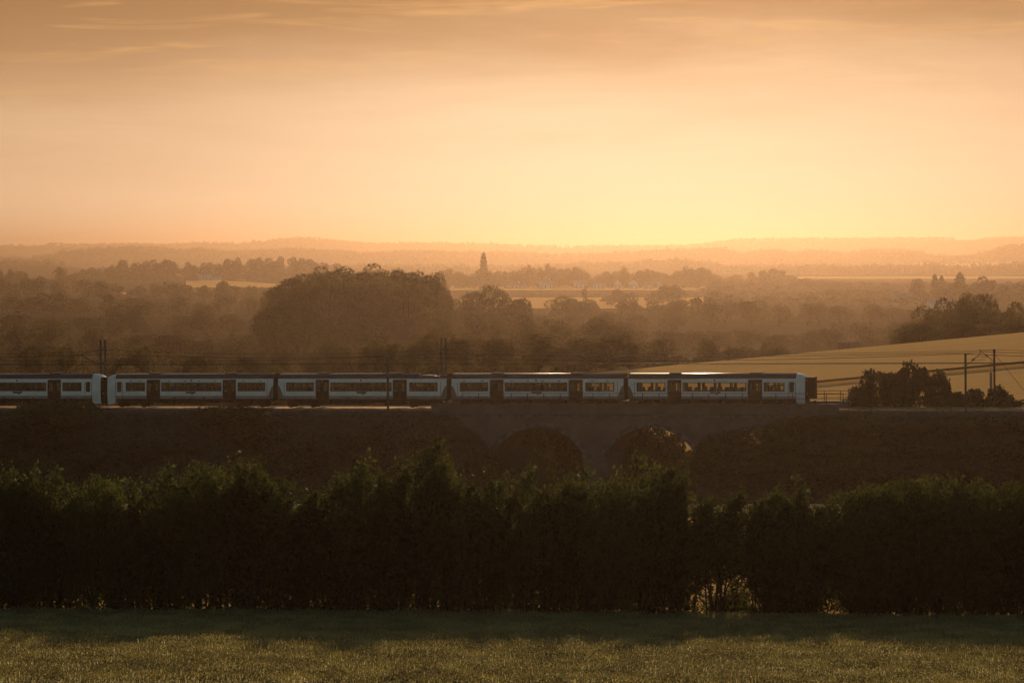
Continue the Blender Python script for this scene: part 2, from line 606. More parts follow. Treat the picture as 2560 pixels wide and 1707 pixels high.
ss = np.concatenate([np.linspace(-300, -70, 40)[:-1], np.linspace(-70, 70, 150), np.linspace(70, 300, 40)[1:]])
tt = np.concatenate([np.linspace(-24, -5.4, 14), np.linspace(-5.0, 5.0, 8), np.linspace(5.4, 24, 24)])
SS, TT = np.meshgrid(ss, tt, indexing='ij')
rough_z = 0.35 * np.sin(SS * 0.9 + TT * 1.7) * np.sin(TT * 0.8 - SS * 0.35) * (np.abs(TT) > 5.6)
ZZ = np.maximum(bank_z(SS, TT) + rough_z, -11.0)
verts = np.array([[*(O + U * s + N * t).xy, z + GRAD * s] for s, t, z in zip(SS.ravel(), TT.ravel(), ZZ.ravel())])
ii = np.arange(SS.size).reshape(SS.shape)
fq = np.stack([ii[:-1, :-1], ii[:-1, 1:], ii[1:, 1:], ii[1:, :-1]], -1).reshape(-1, 4)
tag(link('embankment', np_mesh('embankment', verts, fq, M['bank'], True)), kind='structure')

# ballast bed and the two tracks
b = MB()
prof = [(-4.9, -0.60), (-4.3, -0.22), (4.3, -0.22), (4.9, -0.60)]
b.sweep([[(s, -t, z) for t, z in prof] for s in (-300, -150, 0, 150, 300)])
o = b.build('ballast_bed', M['ballast'])
o.location = R(0, 0, 0)
o.rotation_euler = RROT
tag(o, kind='structure')
for t, lab in ((-1.7, 'far railway track under the train, steel rails on ballast'), (1.7, 'near empty railway track in front of the train')):
    e = rail_thing('railway_track', 0, t)
    tag(e, lab, 'railway track', 'two parallel railway tracks')
    for g in (-0.75, 0.75):
        m = MB()
        m.sweep([[(s, g - 0.035, -0.16), (s, g - 0.035, 0), (s, g + 0.035, 0), (s, g + 0.035, -0.16)] for s in np.linspace(-280, 280, 9)])
        m.build('rail', M['rail'], e)
    m = MB()
    for k in range(-170, 171):
        m.box(k * 0.7 - 0.13, k * 0.7 + 0.13, -1.25, 1.25, -0.26, -0.165)
    o = m.build('sleepers', M['sleeper'], e)
    o['kind'] = 'stuff'

m = MB().box(-140, 140, -0.3, 0.3, -0.20, -0.02)  # added strip, pale and glossy, to reflect a bright line of low sun
o = m.build('glint_strip', pmat('glint_strip_gloss', (0.42, 0.38, 0.33), 0.35, 0.6, var=0.3, vscale=1.2))
o.location = R(0, -3.9, 0)
o.rotation_euler = RROT
tag(o, 'pale glossy strip added along the far side of the tracks for its glint', 'glint strip')

# ------------------------------------------------------------------ viaduct
VS0, VS1 = -8.0, 37.0
ARCH = [4.0, 16.45, 28.9]
HALF, CROWN, SPRING = 5.0, -1.95, -4.85
ARAD = (HALF ** 2 + (CROWN - SPRING) ** 2) / (2 * (CROWN - SPRING))
VT = 4.75
PTOP = 0.52


def intrados(s):
    for c in ARCH:
        if abs(s - c) < HALF:
            return CROWN - ARAD + math.sqrt(ARAD ** 2 - (s - c) ** 2)
    return None


via = rail_thing('viaduct', 0)
tag(via, 'old brick railway viaduct with segmental arches carrying the train', 'viaduct')
cuts = [VS0]
for c in ARCH:
    cuts += list(np.linspace(c - HALF, c + HALF, 25))
cuts.append(VS1)
m = MB()
for a, bb in zip(cuts[:-1], cuts[1:]):
    mid = (a + bb) / 2
    for side in (-1, 1):
        y = side * VT
        if intrados(mid) is None:
            za = zb = -11.5
        else:
            za = intrados(a + 1e-6) or SPRING
            zb = intrados(bb - 1e-6) or SPRING
        m.quad((a, y, za), (bb, y, zb), (bb, y, PTOP), (a, y, PTOP))
        m.quad((a, y - side * 0.4, -0.25), (bb, y - side * 0.4, -0.25), (bb, y - side * 0.4, PTOP), (a, y - side * 0.4, PTOP))
        m.quad((a, y, PTOP), (bb, y, PTOP), (bb, y - side * 0.4, PTOP), (a, y - side * 0.4, PTOP))
    if intrados(mid) is not None:
        m.quad((a, -VT, za), (bb, -VT, zb), (bb, VT, zb), (a, VT, za))
m.build('masonry', M['brick'], via)
for c in ARCH:
    for sgn in (-1, 1):
        m = MB()
        m.box(c + sgn * HALF - 0.001, c + sgn * HALF + 0.001, -VT + 0.003, VT - 0.003, -11.5, SPRING)
        m.build('pier_face', M['brick'], via)
    a0 = math.asin(HALF / ARAD)
    m = MB()
    rings = []
    cz = CROWN - ARAD
    for k in range(25):
        a = -a0 + 2 * a0 * k / 24
        s_, c_ = math.sin(a), math.cos(a)
        r0, r1 = ARAD - 0.002, ARAD + 0.52
        rings.append([(c + r0 * s_, -VT - 0.07, cz + r0 * c_), (c + r1 * s_, -VT - 0.07, cz + r1 * c_), (c + r1 * s_, -VT + 0.01, cz + r1 * c_), (c + r0 * s_, -VT + 0.01, cz + r0 * c_)])
    m.sweep(rings, True, True)
    m.build('arch_ring', M['stone'], via)
for c0, c1 in zip(ARCH[:-1], ARCH[1:]):
    m = MB()
    m.box(c0 + HALF - 0.12, c1 - HALF + 0.12, -VT - 0.14, VT + 0.14, SPRING - 0.42, SPRING - 0.06)
    m.build('impost', M['stone'], via)
    m = MB()
    m.box(c0 + HALF + 0.25, c1 - HALF - 0.25, -VT - 0.10, -VT + 0.02, SPRING - 6.0, SPRING - 0.43)
    m.build('pier_pilaster', M['brick'], via)
m = MB()
m.box(VS0, VS1, -VT - 0.12, -VT + 0.02, -0.80, -0.58)
m.build('string_course', M['stone'], via)
for yy in (-VT - 0.07, VT - 0.47):
    m = MB()
    m.box(VS0 - 0.02, VS1 + 0.02, yy, yy + 0.54, PTOP + 0.003, PTOP + 0.12)
    m.build('coping', M['stone'], via)


def railing(s0, s1, t, zfoot, rails, lab, step=1.83, hgt=1.15):
    e = rail_thing('railing', s0, t, zfoot)
    tag(e, lab, 'railing', 'railings on the viaduct')
    n = max(1, round((s1 - s0) / step))
    L = s1 - s0
    pm = MB().box(-0.035, 0.035, -0.035, 0.035, -0.05, hgt).mesh('post', M['rust'])
    for k in range(n + 1):
        link('post', pm, e, (L * k / n, 0, 0))
    for h in rails:
        MB().bar((0, 0, h), (L, 0, h), 0.028, 6).build('rail_bar', M['rust'], e)


railing(s_at(1155, VT), s_at(2108, VT), VT - 0.2, PTOP + 0.12, (1.12, 0.56), 'long rusty post and rail railing in front of the train on the viaduct')
railing(s_at(1980, -VT), s_at(2185, -VT), -VT + 0.2, PTOP + 0.12, (1.12, 0.75, 0.38), 'short rusty railing behind the leading cab on the far parapet')
railing(s_at(2122, 6.0), s_at(2178, 6.0), 6.0, -0.35, (1.1, 0.55), 'short railing panel in front of the round trackside bushes', 1.6)
railing(s_at(2343, 5.8), s_at(2377, 5.8), 5.8, -0.35, (1.1, 0.55), 'single railing panel left of the front mast near the right edge', 1.6)


# ------------------------------------------------------------------ train
def hw(z):
    return float(np.interp(z, [0.3, 0.62, 0.96, 1.3, 1.85, 2.8, 3.05, 3.24], [1.18, 1.26, 1.33, 1.385, 1.40, 1.36, 1.33, 1.27]))


ROOFP = [(1.27, 3.24), (1.23, 3.42), (1.13, 3.57), (0.99, 3.675), (0.82, 3.74), (0.4, 3.772), (0.0, 3.785)]
ROOFP = [(-a, z) for a, z in ROOFP] + [(a, z) for a, z in ROOFP[:-1][::-1]]
WZ0, WZ1 = 1.81, 2.80


def side_shell(L0, L1, opens, zb=0.96, cut=3.24):
    """both body sides as curved skins with real openings (x0,x1,z0,z1)"""
    xs = sorted(set([L0, L1] + [q for o in opens for q in o[:2]]))
    zs = sorted(set([zb, 1.12, 1.3, 1.55, WZ0, 2.1, 2.45, WZ1, 3.0, cut] + [q for o in opens for q in o[2:]]))
    hi, lo = MB(), MB()
    for side in (-1, 1):
        for xa, xb in zip(xs[:-1], xs[1:]):
            for za, zc in zip(zs[:-1], zs[1:]):
                xm, zm = (xa + xb) / 2, (za + zc) / 2
                if any(o[0] < xm < o[1] and o[2] < zm < o[3] for o in opens): continue
                tgt = lo if zc <= 1.31 else hi
                tgt.quad((xa, side * hw(za), za), (xb, side * hw(za), za), (xb, side * hw(zc), zc), (xa, side * hw(zc), zc))
    return hi, lo


def window_band(car, x0, x1, panes, side):
    """black surround with its panes, set into the side"""
    m = MB()
    y = lambda z: side * (hw(z) - 0.02)
    edges = [x0] + [q for p in panes for q in p] + [x1]
    zi0, zi1 = WZ0 + 0.07, WZ1 - 0.07
    def strip(a, c, z0, z1):
        m.quad((a, y(z0), z0), (c, y(z0), z0), (c, y(z1), z1), (a, y(z1), z1))
        m.quad((a, y(z0) - side * 0.05, z0), (c, y(z0) - side * 0.05, z0), (c, y(z1) - side * 0.05, z1), (a, y(z1) - side * 0.05, z1))
    strip(x0, x1, WZ0, zi0)
    strip(x0, x1, zi1, WZ1)
    for k in range(0, len(edges), 2):
        strip(edges[k], edges[k + 1], zi0, zi1)
    o = m.build('window', M['frame'], car)
    for a, c in panes:
        g = MB()
        g.quad((a, y(zi0) - side * 0.02, zi0), (c, y(zi0) - side * 0.02, zi0), (c, y(zi1) - side * 0.02, zi1), (a, y(zi1) - side * 0.02, zi1))
        g.build('pane', M['glass'], o)
    return o


def door_pair(car, x0, x1, side):
    mid = (x0 + x1) / 2
    for a, c in ((x0 + 0.02, mid - 0.008), (mid + 0.008, x1 - 0.02)):
        m = MB()
        zs = [0.99, 1.3, WZ0, 2.3, 2.74, 3.1]
        y = lambda z: side * (hw(z) - 0.045)
        wa, wc = a + 0.17, c - 0.17
        for za, zc in zip(zs[:-1], zs[1:]):
            cols = [(a, wa), (wc, c)] if WZ0 - 0.01 < (za + zc) / 2 < 2.74 else [(a, c)]
            for p, q in cols:
                m.quad((p, y(za), za), (q, y(za), za), (q, y(zc), zc), (p, y(zc), zc))
        d = m.build('door', M['door'], car)
        g = MB()
        g.quad((wa, y(WZ0) - side * .015, WZ0), (wc, y(WZ0) - side * .015, WZ0), (wc, y(2.74) - side * .015, 2.74), (wa, y(2.74) - side * .015, 2.74))
        g.build('pane', M['glass'], d)


WHEEL = None


def wheel_mesh():
    m = MB()
    n = 16
    prof = [(0.0, -0.02), (0.2, -0.02), (0.32, 0.02), (0.42, 0.02), (0.42, -0.09), (0.455, -0.10), (0.455, -0.13), (0.0, -0.13)]
    rings = []
    for k in range(n + 1):
        a = 2 * math.pi * k / n
        rings.append([(r * math.cos(a), yy, r * math.sin(a)) for r, yy in prof])
    m.sweep(rings)
    return m.mesh('wheel', M['dark'])


def bogie(car, x):
    global WHEEL
    if WHEEL is None: WHEEL = wheel_mesh()
    m = MB()
    for side in (-1, 1):
        y0, y1 = sorted((side * 0.98, side * 1.10))
        m.box(-1.75, -0.55, y0, y1, 0.42, 0.60)
        m.box(-0.55, 0.55, y0, y1, 0.30, 0.52)
        m.box(0.55, 1.75, y0, y1, 0.42, 0.60)
        for q in (-1.3, 1.3):
            m.box(q - 0.16, q + 0.16, y0 - 0.02, y1 + 0.02, 0.28, 0.66)
        m.bar((-0.28, side * 1.05, 0.5), (-0.28, side * 1.05, 0.92), 0.16, 10)
        m.bar((0.28, side * 1.05, 0.5), (0.28, side * 1.05, 0.92), 0.16, 10)
    m.box(-0.3, 0.3, -1.0, 1.0, 0.45, 0.75)
    for q in (-1.3, 1.3):
        m.bar((q, -0.8, 0.42), (q, 0.8, 0.42), 0.08, 8)
    o = m.build('bogie', M['dark'], car)
    o.location = (x, 0, 0)
    for q in (-1.3, 1.3):
        for side in (-1, 1):
            wl = link('wheel', WHEEL, o, (q, side * 0.79, 0.42))
            wl.rotation_euler = (0, 0, 0 if side < 0 else math.pi)


SEATS = None


def seats_mesh(L, cabx):
    m = MB()
    r = random.Random(3)
    zones = [(1.3, 4.4), (6.5, 13.2), (15.5, min(18.6, cabx))]
    for a, c in zones:
        x = a + 0.3
        k = 0
        while x < c - 0.2:
            for yy in (-1.22, -0.72, 0.30, 0.80):
                if r.random() < 0.06: continue
                m.box(x, x + 0.13, yy, yy + 0.44, 1.2, 2.27 + r.uniform(-0.042, 0.05))
                sd = 1 if k % 2 else -1
                m.box(min(x, x + sd * 0.45), max(x, x + sd * 0.45) + 0.1, yy, yy + 0.44, 1.45, 1.57)
            x += 0.84
            k += 1
    return m


def carriage(name_label, s0, flip, cab, variant, reach=0.85):
    """local x runs from the coupling plane (0) away; flip mirrors the car end for end"""
    car = rail_thing('train_carriage', s0, -1.7)
    if flip:
        car.rotation_euler = (0, math.atan(GRAD), -TH + math.pi)
    tag(car, name_label, 'train carriage', 'silver electric train carriages')
    LB0 = 0.27
    LB1 = 18.86 if cab else 19.72
    w1 = [(1.36, 2.78), (3.08, 4.32)]
    w2 = [(6.46, 8.02), (8.34, 9.80), (10.12, 11.58), (11.90, 13.30)]
    w3 = [(15.46, 16.42), (16.66, 17.50)] if cab else [(15.56, 17.02), (17.30, 18.58)]
    bands = [(1.22, 4.44, w1), (6.34, 13.42, w2), (15.34, 17.62, w3) if cab else (15.44, 18.70, w3)]
    doors = [(4.64, 6.20), (13.56, 15.16)]
    opens = [(a, c, WZ0, WZ1) for a, c, _ in bands] + [(a, c, 0.97, 3.12) for a, c in doors]
    cabdoor = None
    if cab:
        cabdoor = (18.14, 18.66)
        opens.append((18.14, 18.66, 1.72, 2.86))
    hi, lo = side_shell(LB0, LB1, opens)
    hi.build('body_side', M['silver'], car)
    lo.build('lower_skirt_panel', M['skirtgrey'], car)
    # roof
    m = MB()
    well = variant == 3
    xr1 = LB1 - 0.05
    if well:
        m.sweep([[(x, y, z) for y, z in ROOFP] for x in (LB0 + 0.05, 8, 16.25)], False, True)
        low = [(y, min(z, 3.50)) for y, z in ROOFP]
        m.sweep([[(x, y, z) for y, z in low] for x in (16.25, xr1)], False, True)
    else:
        m.sweep([[(x, y, z) for y, z in ROOFP] for x in (LB0 + 0.05, 8, xr1)], False, True)
    rf = m.build('roof', M['roof'], car, True)
    for a, c in ((4.75, 6.05), (13.7, 15.0)) if not well else ((4.75, 6.05), (12.6, 14.4)):
        m = MB()
        pr = [(-0.86, 3.70), (-0.80, 3.845), (0.0, 3.865), (0.80, 3.845), (0.86, 3.70)]
        m.sweep([[(x, y, z) for y, z in pr] for x in (a, c)], False, True)
        m.build('roof_pod', M['pod'], rf)
    for side in (-1, 1):
        m = MB()
        y0, y1 = sorted((side * 1.262, side * 1.295))
        m.box(LB0 + 0.02, LB1 - 0.02, y0, y1, 3.225, 3.262)
        m.build('gutter', M['dark'], rf)
    # ends, underframe, floor
    m = MB()
    ring = lambda x, k=1.0: [(x, -hw(z) * k, z) for z in (0.96, 1.3, 1.85, 2.8, 3.24)] + [(x, y * k, z) for y, z in ROOFP[1:-1]] + [(x, hw(z) * k, z) for z in (3.24, 2.8, 1.85, 1.3, 0.96)]
    for xe in ([LB0 + 0.002] if cab else [LB0 + 0.002, LB1 - 0.002]):
        MB().poly(ring(xe)).build('end_wall', M['dark'], car)
    m = MB()
    m.box(LB0 + 0.05, LB1 - 0.05, -1.27, 1.27, 0.78, 0.962)
    uf = m.build('underframe', M['dark'], car)
    rr = random.Random(10 + variant)
    x = 4.9
    while x < 14.4:
        wd = rr.uniform(0.9, 2.1)
        zb = rr.choice((0.30, 0.36, 0.45, 0.52))
        m = MB()
        m.box(x, min(x + wd, 15.0), -1.22, -0.25, zb, 0.78)
        m.box(x + 0.1, min(x + wd, 15.0) - 0.1, 0.2, 1.22, zb + 0.06, 0.78)
        m.build('equipment_box', M['dark'], uf)
        x += wd + rr.choice((0.12, 0.2, 0.55))
    MB().box(LB0 + 0.1, LB1 - 0.1, -1.28, 1.28, 1.05, 1.10).build('floor_panel', M['inner'], car)
    m = seats_mesh(20.0, 17.4 if cab else 18.5)
    o = m.build('seating', M['seat'], car)
    o['kind'] = 'stuff'
    # vestibule screens and yellow grab poles
    for a, c in doors:
        for x in (a - 0.08, c + 0.03):
            for ya in (-1.30, 0.45):
                MB().box(x, x + 0.04, ya, ya + 0.85, 1.1, 2.6).build('draught_screen', M['inner'], car)
        mid = (a + c) / 2
        for q in (-0.24, 0.22):
            MB().bar((mid + q, 0.55 * (1 if q > 0 else -1), 1.1), (mid + q, 0.55 * (1 if q > 0 else -1), 3.2), 0.05, 8).build('grab_pole', M['yellow'], car)
    for a, c, ps in bands:
        for side in (-1, 1):
            window_band(car, a, c, ps, side)
    for a, c in doors:
        for side in (-1, 1):
            door_pair(car, a, c, side)
    bogie(car, 2.95)
    bogie(car, 17.0 if not cab else 16.9)
    # gangway bellows, half of the gap at each intermediate end
    for xa, xb in (((0.012, LB0),) if cab else ((0.012, LB0), (LB1, 19.978))):
        m = MB()
        nb = 5
        for k in range(nb):
            p, q = xa + (xb - xa) * k / nb, xa + (xb - xa) * (k + 0.6) / nb
            m.box(p, q, -0.98, 0.98, 1.02, 3.34)
        m.box(xa, xb, -0.92, 0.92, 1.05, 3.28)
        m.build('gangway_bellows', M['rubber'], car)
    # livery wedges at intermediate ends, both sides
    ends = [(LB0 + 0.01, 1)] + ([] if cab else [(LB1 - 0.01, -1)])
    for xe, sg in ends:
        for side in (-1, 1):
            m = MB()
            pts = [(xe, z, ) for z in (0.98,)]
            def pt(x, z): return (x, side * (hw(z) + 0.004), z)
            m.poly([pt(xe, 1.02), pt(xe + sg * 0.60, 1.02), pt(xe + sg * 0.58, 1.3), pt(xe, 1.3)])
            m.poly([pt(xe, 1.3), pt(xe + sg * 0.58, 1.3), pt(xe + sg * 0.40, 1.85), pt(xe, 1.85)])
            m.poly([pt(xe, 1.85), pt(xe + sg * 0.40, 1.85), pt(xe + sg * 0.14, 2.4), pt(xe, 2.4)])
            m.build('livery_wedge', M['wedge'], car)
    for xl in ([0.98] if cab else [0.98, 19.02]):
        for side in (-1, 1):
            m = MB()
            for za, zc in ((0.98, 1.3), (1.3, 1.85), (1.85, 2.8), (2.8, 3.22)):
                m.quad(*[(x, side * (hw(z) + 0.003), z) for x, z in ((xl, za), (xl + 0.045, za), (xl + 0.045, zc), (xl, zc))])
            m.build('panel_joint', M['frame'], car)
    # vents over the windows and the round intake
    near = 1 if flip else -1
    if variant in (2, 4):
        for x in ((1.75, 3.75, 7.1, 8.95, 10.6, 12.5, 16.2, 17.9) if not cab else (1.75, 3.75, 7.1, 8.95, 10.6, 12.5, 15.9, 17.0)):
            y0, y1 = sorted((near * (hw(2.95) - 0.01), near * (hw(2.95) + 0.012)))
            MB().box(x - 0.16, x + 0.16, y0, y1, 2.93, 2.995).build('vent', M['frame'], car)
    y0, y1 = sorted((near * (hw(3.0) - 0.01), near * (hw(3.0) + 0.014)))
    MB().box(9.80, 9.98, y0, y1, 2.93, 3.10).build('air_intake', M['frame'], car)
    # name plate below the long window
    def near_pt(x, z, lift=0.006):
        return (x, near * (hw(z) + lift), z)
    sgn = -1 if flip else 1
    xc = 9.95
    m = MB()
    m.poly([near_pt(xc - sgn * 0.62, 1.78), near_pt(xc + sgn * 0.62, 1.78), near_pt(xc + sgn * 0.50, 1.56), near_pt(xc - sgn * 0.46, 1.56)])
    pl = m.build('name_plate', M['plate_red'] if variant == 4 else M['plate'], car)
    m = MB()
    m.poly([near_pt(xc - sgn * 0.05, 1.55), near_pt(xc + sgn * 0.40, 1.55), near_pt(xc + sgn * 0.18, 1.41)])
    m.build('blue_mark', M['blue'], pl)
    m = MB()
    for zz in ((1.70, 1.62) if variant == 5 else (1.67,)):
        for k in range(7):
            q = xc - sgn * 0.44 + sgn * k * 0.13
            m.poly([near_pt(q, zz, 0.010), near_pt(q + sgn * 0.09, zz, 0.010), near_pt(q + sgn * 0.09, zz + 0.032, 0.010), near_pt(q, zz + 0.032, 0.010)])
    m.build('plate_print', M['white'], pl)['kind'] = 'stuff'
    for x in (8.25, 11.7):
        MB().poly([near_pt(x, 1.0), near_pt(x + 0.28, 1.0), near_pt(x + 0.28, 1.10), near_pt(x, 1.10)]).build('access_flap', M['frame'], car)
    if variant == 5:
        for a, c in ((1.1, 4.6), (6.25, 8.2)):
            m = MB()
            m.poly([near_pt(a, 3.13), near_pt(c, 3.13), near_pt(c, 3.215), near_pt(a, 3.215)])
            m.build('yellow_stripe', M['yellow'], car)
    if cab:
        # cab door glass
        for side in (-1, 1):
            m = MB()
            q = lambda x, z: (x, side * (hw(z) - 0.02), z)
            m.poly([q(18.14, 1.72), q(18.66, 1.72), q(18.66, 2.86), q(18.14, 2.86)])
            d = m.build('cab_door_window', M['cabglass'], car)
            for x in (18.0, 18.80):
                m = MB()
                for za, zc in ((0.98, 1.3), (1.3, 1.85), (1.85, 2.8), (2.8, 3.22)):
                    m.quad(*[(xx, side * (hw(z) + 0.003), z) for xx, z in ((x, za), (x + 0.05, za), (x + 0.05, zc), (x, zc))])
                m.build('cab_door_joint', M['frame'], car)
        # nose: lofted shell
        def nring(x, kw, zb, zt):
            pts = []
            for z in (0.3, 0.62, 0.96, 1.3, 1.85, 2.8, 3.24):
                zz = zb + (z - 0.3) / (3.24 - 0.3) * (min(3.24, zt) - zb)
                pts.append((x, -hw(z) * kw, zz))
            top = [(y * kw, 3.24 + (z - 3.24) * max(0.02, (zt - 3.24)) / (3.82 - 3.24) if zt > 3.24 else zt) for y, z in ROOFP[1:-1]]
            pts += [(x, y, z) for y, z in top]
            for z in (3.24, 2.8, 1.85, 1.3, 0.96, 0.62, 0.3):
                zz = zb + (z - 0.3) / (3.24 - 0.3) * (min(3.24, zt) - zb)
                pts.append((x, hw(z) * kw, zz))
            return pts
        m = MB()
        rings = [nring(18.87, 1.0, 0.60, 3.80), nring(19.15, 1.0, 0.36, 3.76), nring(19.45, 0.985, 0.30, 3.66), nring(19.68, 0.95, 0.28, 3.52), nring(19.85, 0.90, 0.28, 3.38)]
        m.sweep(rings)
        nose = m.build('cab_nose', M['silver'], car, True)
        m = MB()
        rings = [nring(19.851, 0.899, 0.285, 3.375), nring(20.02, 0.80, 0.40, 3.33), nring(20.06, 0.45, 0.5, 3.30)]
        m.sweep(rings, False, True)
        fr = m.build('cab_front', M['dark'], nose)
        m = MB()
        nf = 6 if reach > 0.5 else 2
        for k in range(nf):
            xa = 20.03 + k * reach / nf
            m.box(xa, xa + reach / nf * 0.65, -0.62, 0.62, 1.0, 3.36)
        m.box(20.03, 20.02 + reach, -0.56, 0.56, 1.05, 3.30)
        m.box(20.0 + reach - 0.03, 20.03 + reach, -0.64, 0.64, 0.98, 3.38)
        m.build('gangway_connector', M['rubber'], nose)
        for side in (-1, 1):
            m = MB()
            y0, y1 = sorted((side * 0.70, side * 1.02))
            m.box(19.98, 20.04, y0, y1, 1.85, 2.75)
            m.build('cab_windscreen', M['frame'], nose)
            m = MB()
            y0, y1 = sorted((side * 0.86, side * 1.06))
            m.box(19.93, 20.05, y0, y1, 2.95, 3.07)
            m.build('marker_light', M['lamp'], nose)
            m = MB()
            y0, y1 = sorted((side * 0.84, side * 1.08))
            m.box(19.93, 20.06, y0, y1, 1.45, 1.65)
            m.build('headlight', M['yellow'], nose)
        m = MB()
        m.bar((20.0, 0, 0.62), (20.0 + reach * 0.8, 0, 0.62), 0.11, 8)
        m.box(20.0 + reach * 0.8, 20.03 + reach, -0.2, 0.2, 0.45, 0.82)
        m.build('coupler', M['dark'], nose)
    else:
        pass
    if well:
        # pantograph folded out above the roof well
        e = MB()
        e.box(16.6, 18.2, -0.55, 0.55, 3.52, 3.60)
        for x in (16.75, 18.05):
            for y in (-0.5, 0.5):
                e.bar((x, y, 3.52), (x, y, 3.68), 0.06, 8)
        e.bar((16.9, -0.3, 3.64), (18.35, 0, 4.26), 0.035)
        e.bar((16.9, 0.3, 3.64), (18.35, 0, 4.26), 0.035)
        e.bar((18.35, -0.1, 4.26), (16.75, -0.25, 4.84), 0.03)
        e.bar((18.35, 0.1, 4.26), (16.75, 0.25, 4.84), 0.03)
        for x in (16.55, 16.85):
            e.bar((x, -0.8, 4.86), (x, 0.8, 4.86), 0.025)
            e.bar((x, -0.8, 4.86), (x, -0.95, 4.74), 0.02)
            e.bar((x, 0.8, 4.86), (x, 0.95, 4.74), 0.02)
        e.build('pantograph', M['steel'], rf)
        m = MB()
        for x in (16.45, 18.6, 19.0, 19.35):
            m.bar((x, -0.7, 3.5), (x, -0.7, 3.72), 0.07, 8)
            m.bar((x, 0.4, 3.5), (x, 0.4, 3.70), 0.07, 8)
        m.box(18.5, 19.45, -0.8, -0.3, 3.5, 3.62)
        m.build('roof_insulators', M['insul'], rf)
    return car


B23, B34, B45 = -27.23, -7.22, 12.76
carriage('leading silver carriage at the right end, yellow stripe and dark cab front', B45, False, True, 5)
carriage('silver carriage with dark red name plate, next to the leading carriage', B34, False, False, 4)
carriage('silver carriage carrying the raised pantograph on its roof', B23, False, False, 3)
carriage('silver carriage with its cab at the left end, coupled to the leftmost carriage', B23, True, True, 2, 0.2)
carriage('leftmost silver carriage cut by the picture edge, cab at its right end', B23 - 40.50, False, True, 1, 0.2)


# ------------------------------------------------------------------ overhead line
def lattice_mast(px, t, top, lab, arm=True):
    s = s_at(px, t)
    e = rail_thing('overhead_mast', s, t)
    tag(e, lab, 'mast', 'overhead line masts')
    for q in (-0.27, 0.27):
        MB().box(q - 0.10, q + 0.10, -0.09, 0.09, -0.7, top).build('mast_leg', M['steel'], e)
    m = MB()
    z = 0.3
    k = 0
    while z < top - 0.7:
        m.bar((-0.27, 0, z), (0.27, 0, z + 0.62) if k % 2 else (0.27, 0, z), 0.022, 5)
        z += 0.62
        k += 1
    m.bar((-0.27, 0, top - 0.12), (0.27, 0, top - 0.12), 0.03, 5)
    m.build('lacing', M['steel'], e)
    for z in (4.72, 6.38):
        MB().box(-0.60, 0.62, -0.14, -0.095, z - 0.06, z + 0.06).build('cross_bar', M['steel'], e)
    m = MB()
    m.bar((-0.55, -0.1, 6.38), (-1.75, -3.0, 5.92), 0.05)
    m.bar((-1.75, -3.0, 5.92), (-0.62, -0.4, 4.78), 0.055)
    m.bar((-0.62, -0.4, 4.78), (0.62, -0.12, 4.70), 0.03)
    m.bar((-1.0, -1.2, 5.1), (-1.85, -3.2, 4.86), 0.022)
    m.build('cantilever', M['steel'], e)
    m = MB()
    for q in (0.0, 0.06, 0.12):
        m.bar((-0.66 - q, -0.5 - 2.3 * q, 4.80 + q * 1.0), (-0.68 - q, -0.54 - 2.3 * q, 4.82 + q * 1.0), 0.085, 8)
        m.bar((-0.60 - q, -0.2 - 2.4 * q, 6.36 - q * 0.4), (-0.62 - q, -0.25 - 2.4 * q, 6.35 - q * 0.4), 0.085, 8)
    m.build('insulator', M['insul'], e)
    return s


def single_mast(px, t, top, lab, sgn, zfoot=-0.6, weight=False, guy=False):
    s = s_at(px, t)
    e = rail_thing('overhead_mast', s, t)
    tag(e, lab, 'mast', 'overhead line masts')
    m = MB()
    m.box(-0.105, 0.105, -0.10, -0.085, zfoot, top)
    m.box(-0.105, 0.105, 0.085, 0.10, zfoot, top)
    m.box(-0.02, 0.02, -0.086, 0.086, zfoot, top)
    m.box(-0.13, 0.13, -0.13, 0.13, top - 0.22, top)
    m.build('mast_post', M['steel'], e)
    m = MB()
    m.box(-0.3, 0.3, -0.3, 0.3, zfoot - 0.3, zfoot + 0.12)
    m.build('footing', M['stone'], e)
    ydir = 1 if t > 0 else -1
    m = MB()
    m.bar((0, 0, top - 0.08), (sgn * 1.35, ydir * 1.9, top - 0.10), 0.03)
    m.bar((0, 0, top - 1.35), (sgn * 1.35, ydir * 1.9, top - 0.06), 0.035)
    m.bar((sgn * 0.75, ydir * 1.0, top - 0.78), (sgn * 1.85, ydir * 2.4, top - 0.72), 0.022)
    m.bar((sgn * 1.35, ydir * 1.9, top - 0.06), (sgn * 1.40, ydir * 1.95, top + 0.06), 0.05)
    m.build('cantilever', M['steel'], e)
    m = MB()
    for q in (0.62, 0.70, 0.78):
        m.bar((sgn * q, ydir * q * 1.4, top - 1.35 + q * 0.955), (sgn * (q + 0.03), ydir * (q + 0.03) * 1.4, top - 1.35 + (q + 0.03) * 0.955), 0.10, 8)
    m.build('insulator', M['insul'], e)
    if weight:
        m = MB()
        for k in range(14):
            m.bar((-0.36, -0.1, 1.9 + k * 0.135), (-0.36, -0.1, 2.02 + k * 0.135), 0.15, 10)
        m.bar((-0.36, -0.1, 1.8), (-0.36, -0.1, 5.2), 0.02, 5)
        m.build('balance_weight', M['steel'], e)
    if guy:
        MB().bar((0.1, 0, top - 0.6), (5.2, -0.3, -0.7), 0.022, 5).build('guy_wire', M['wire'], e)
    return s


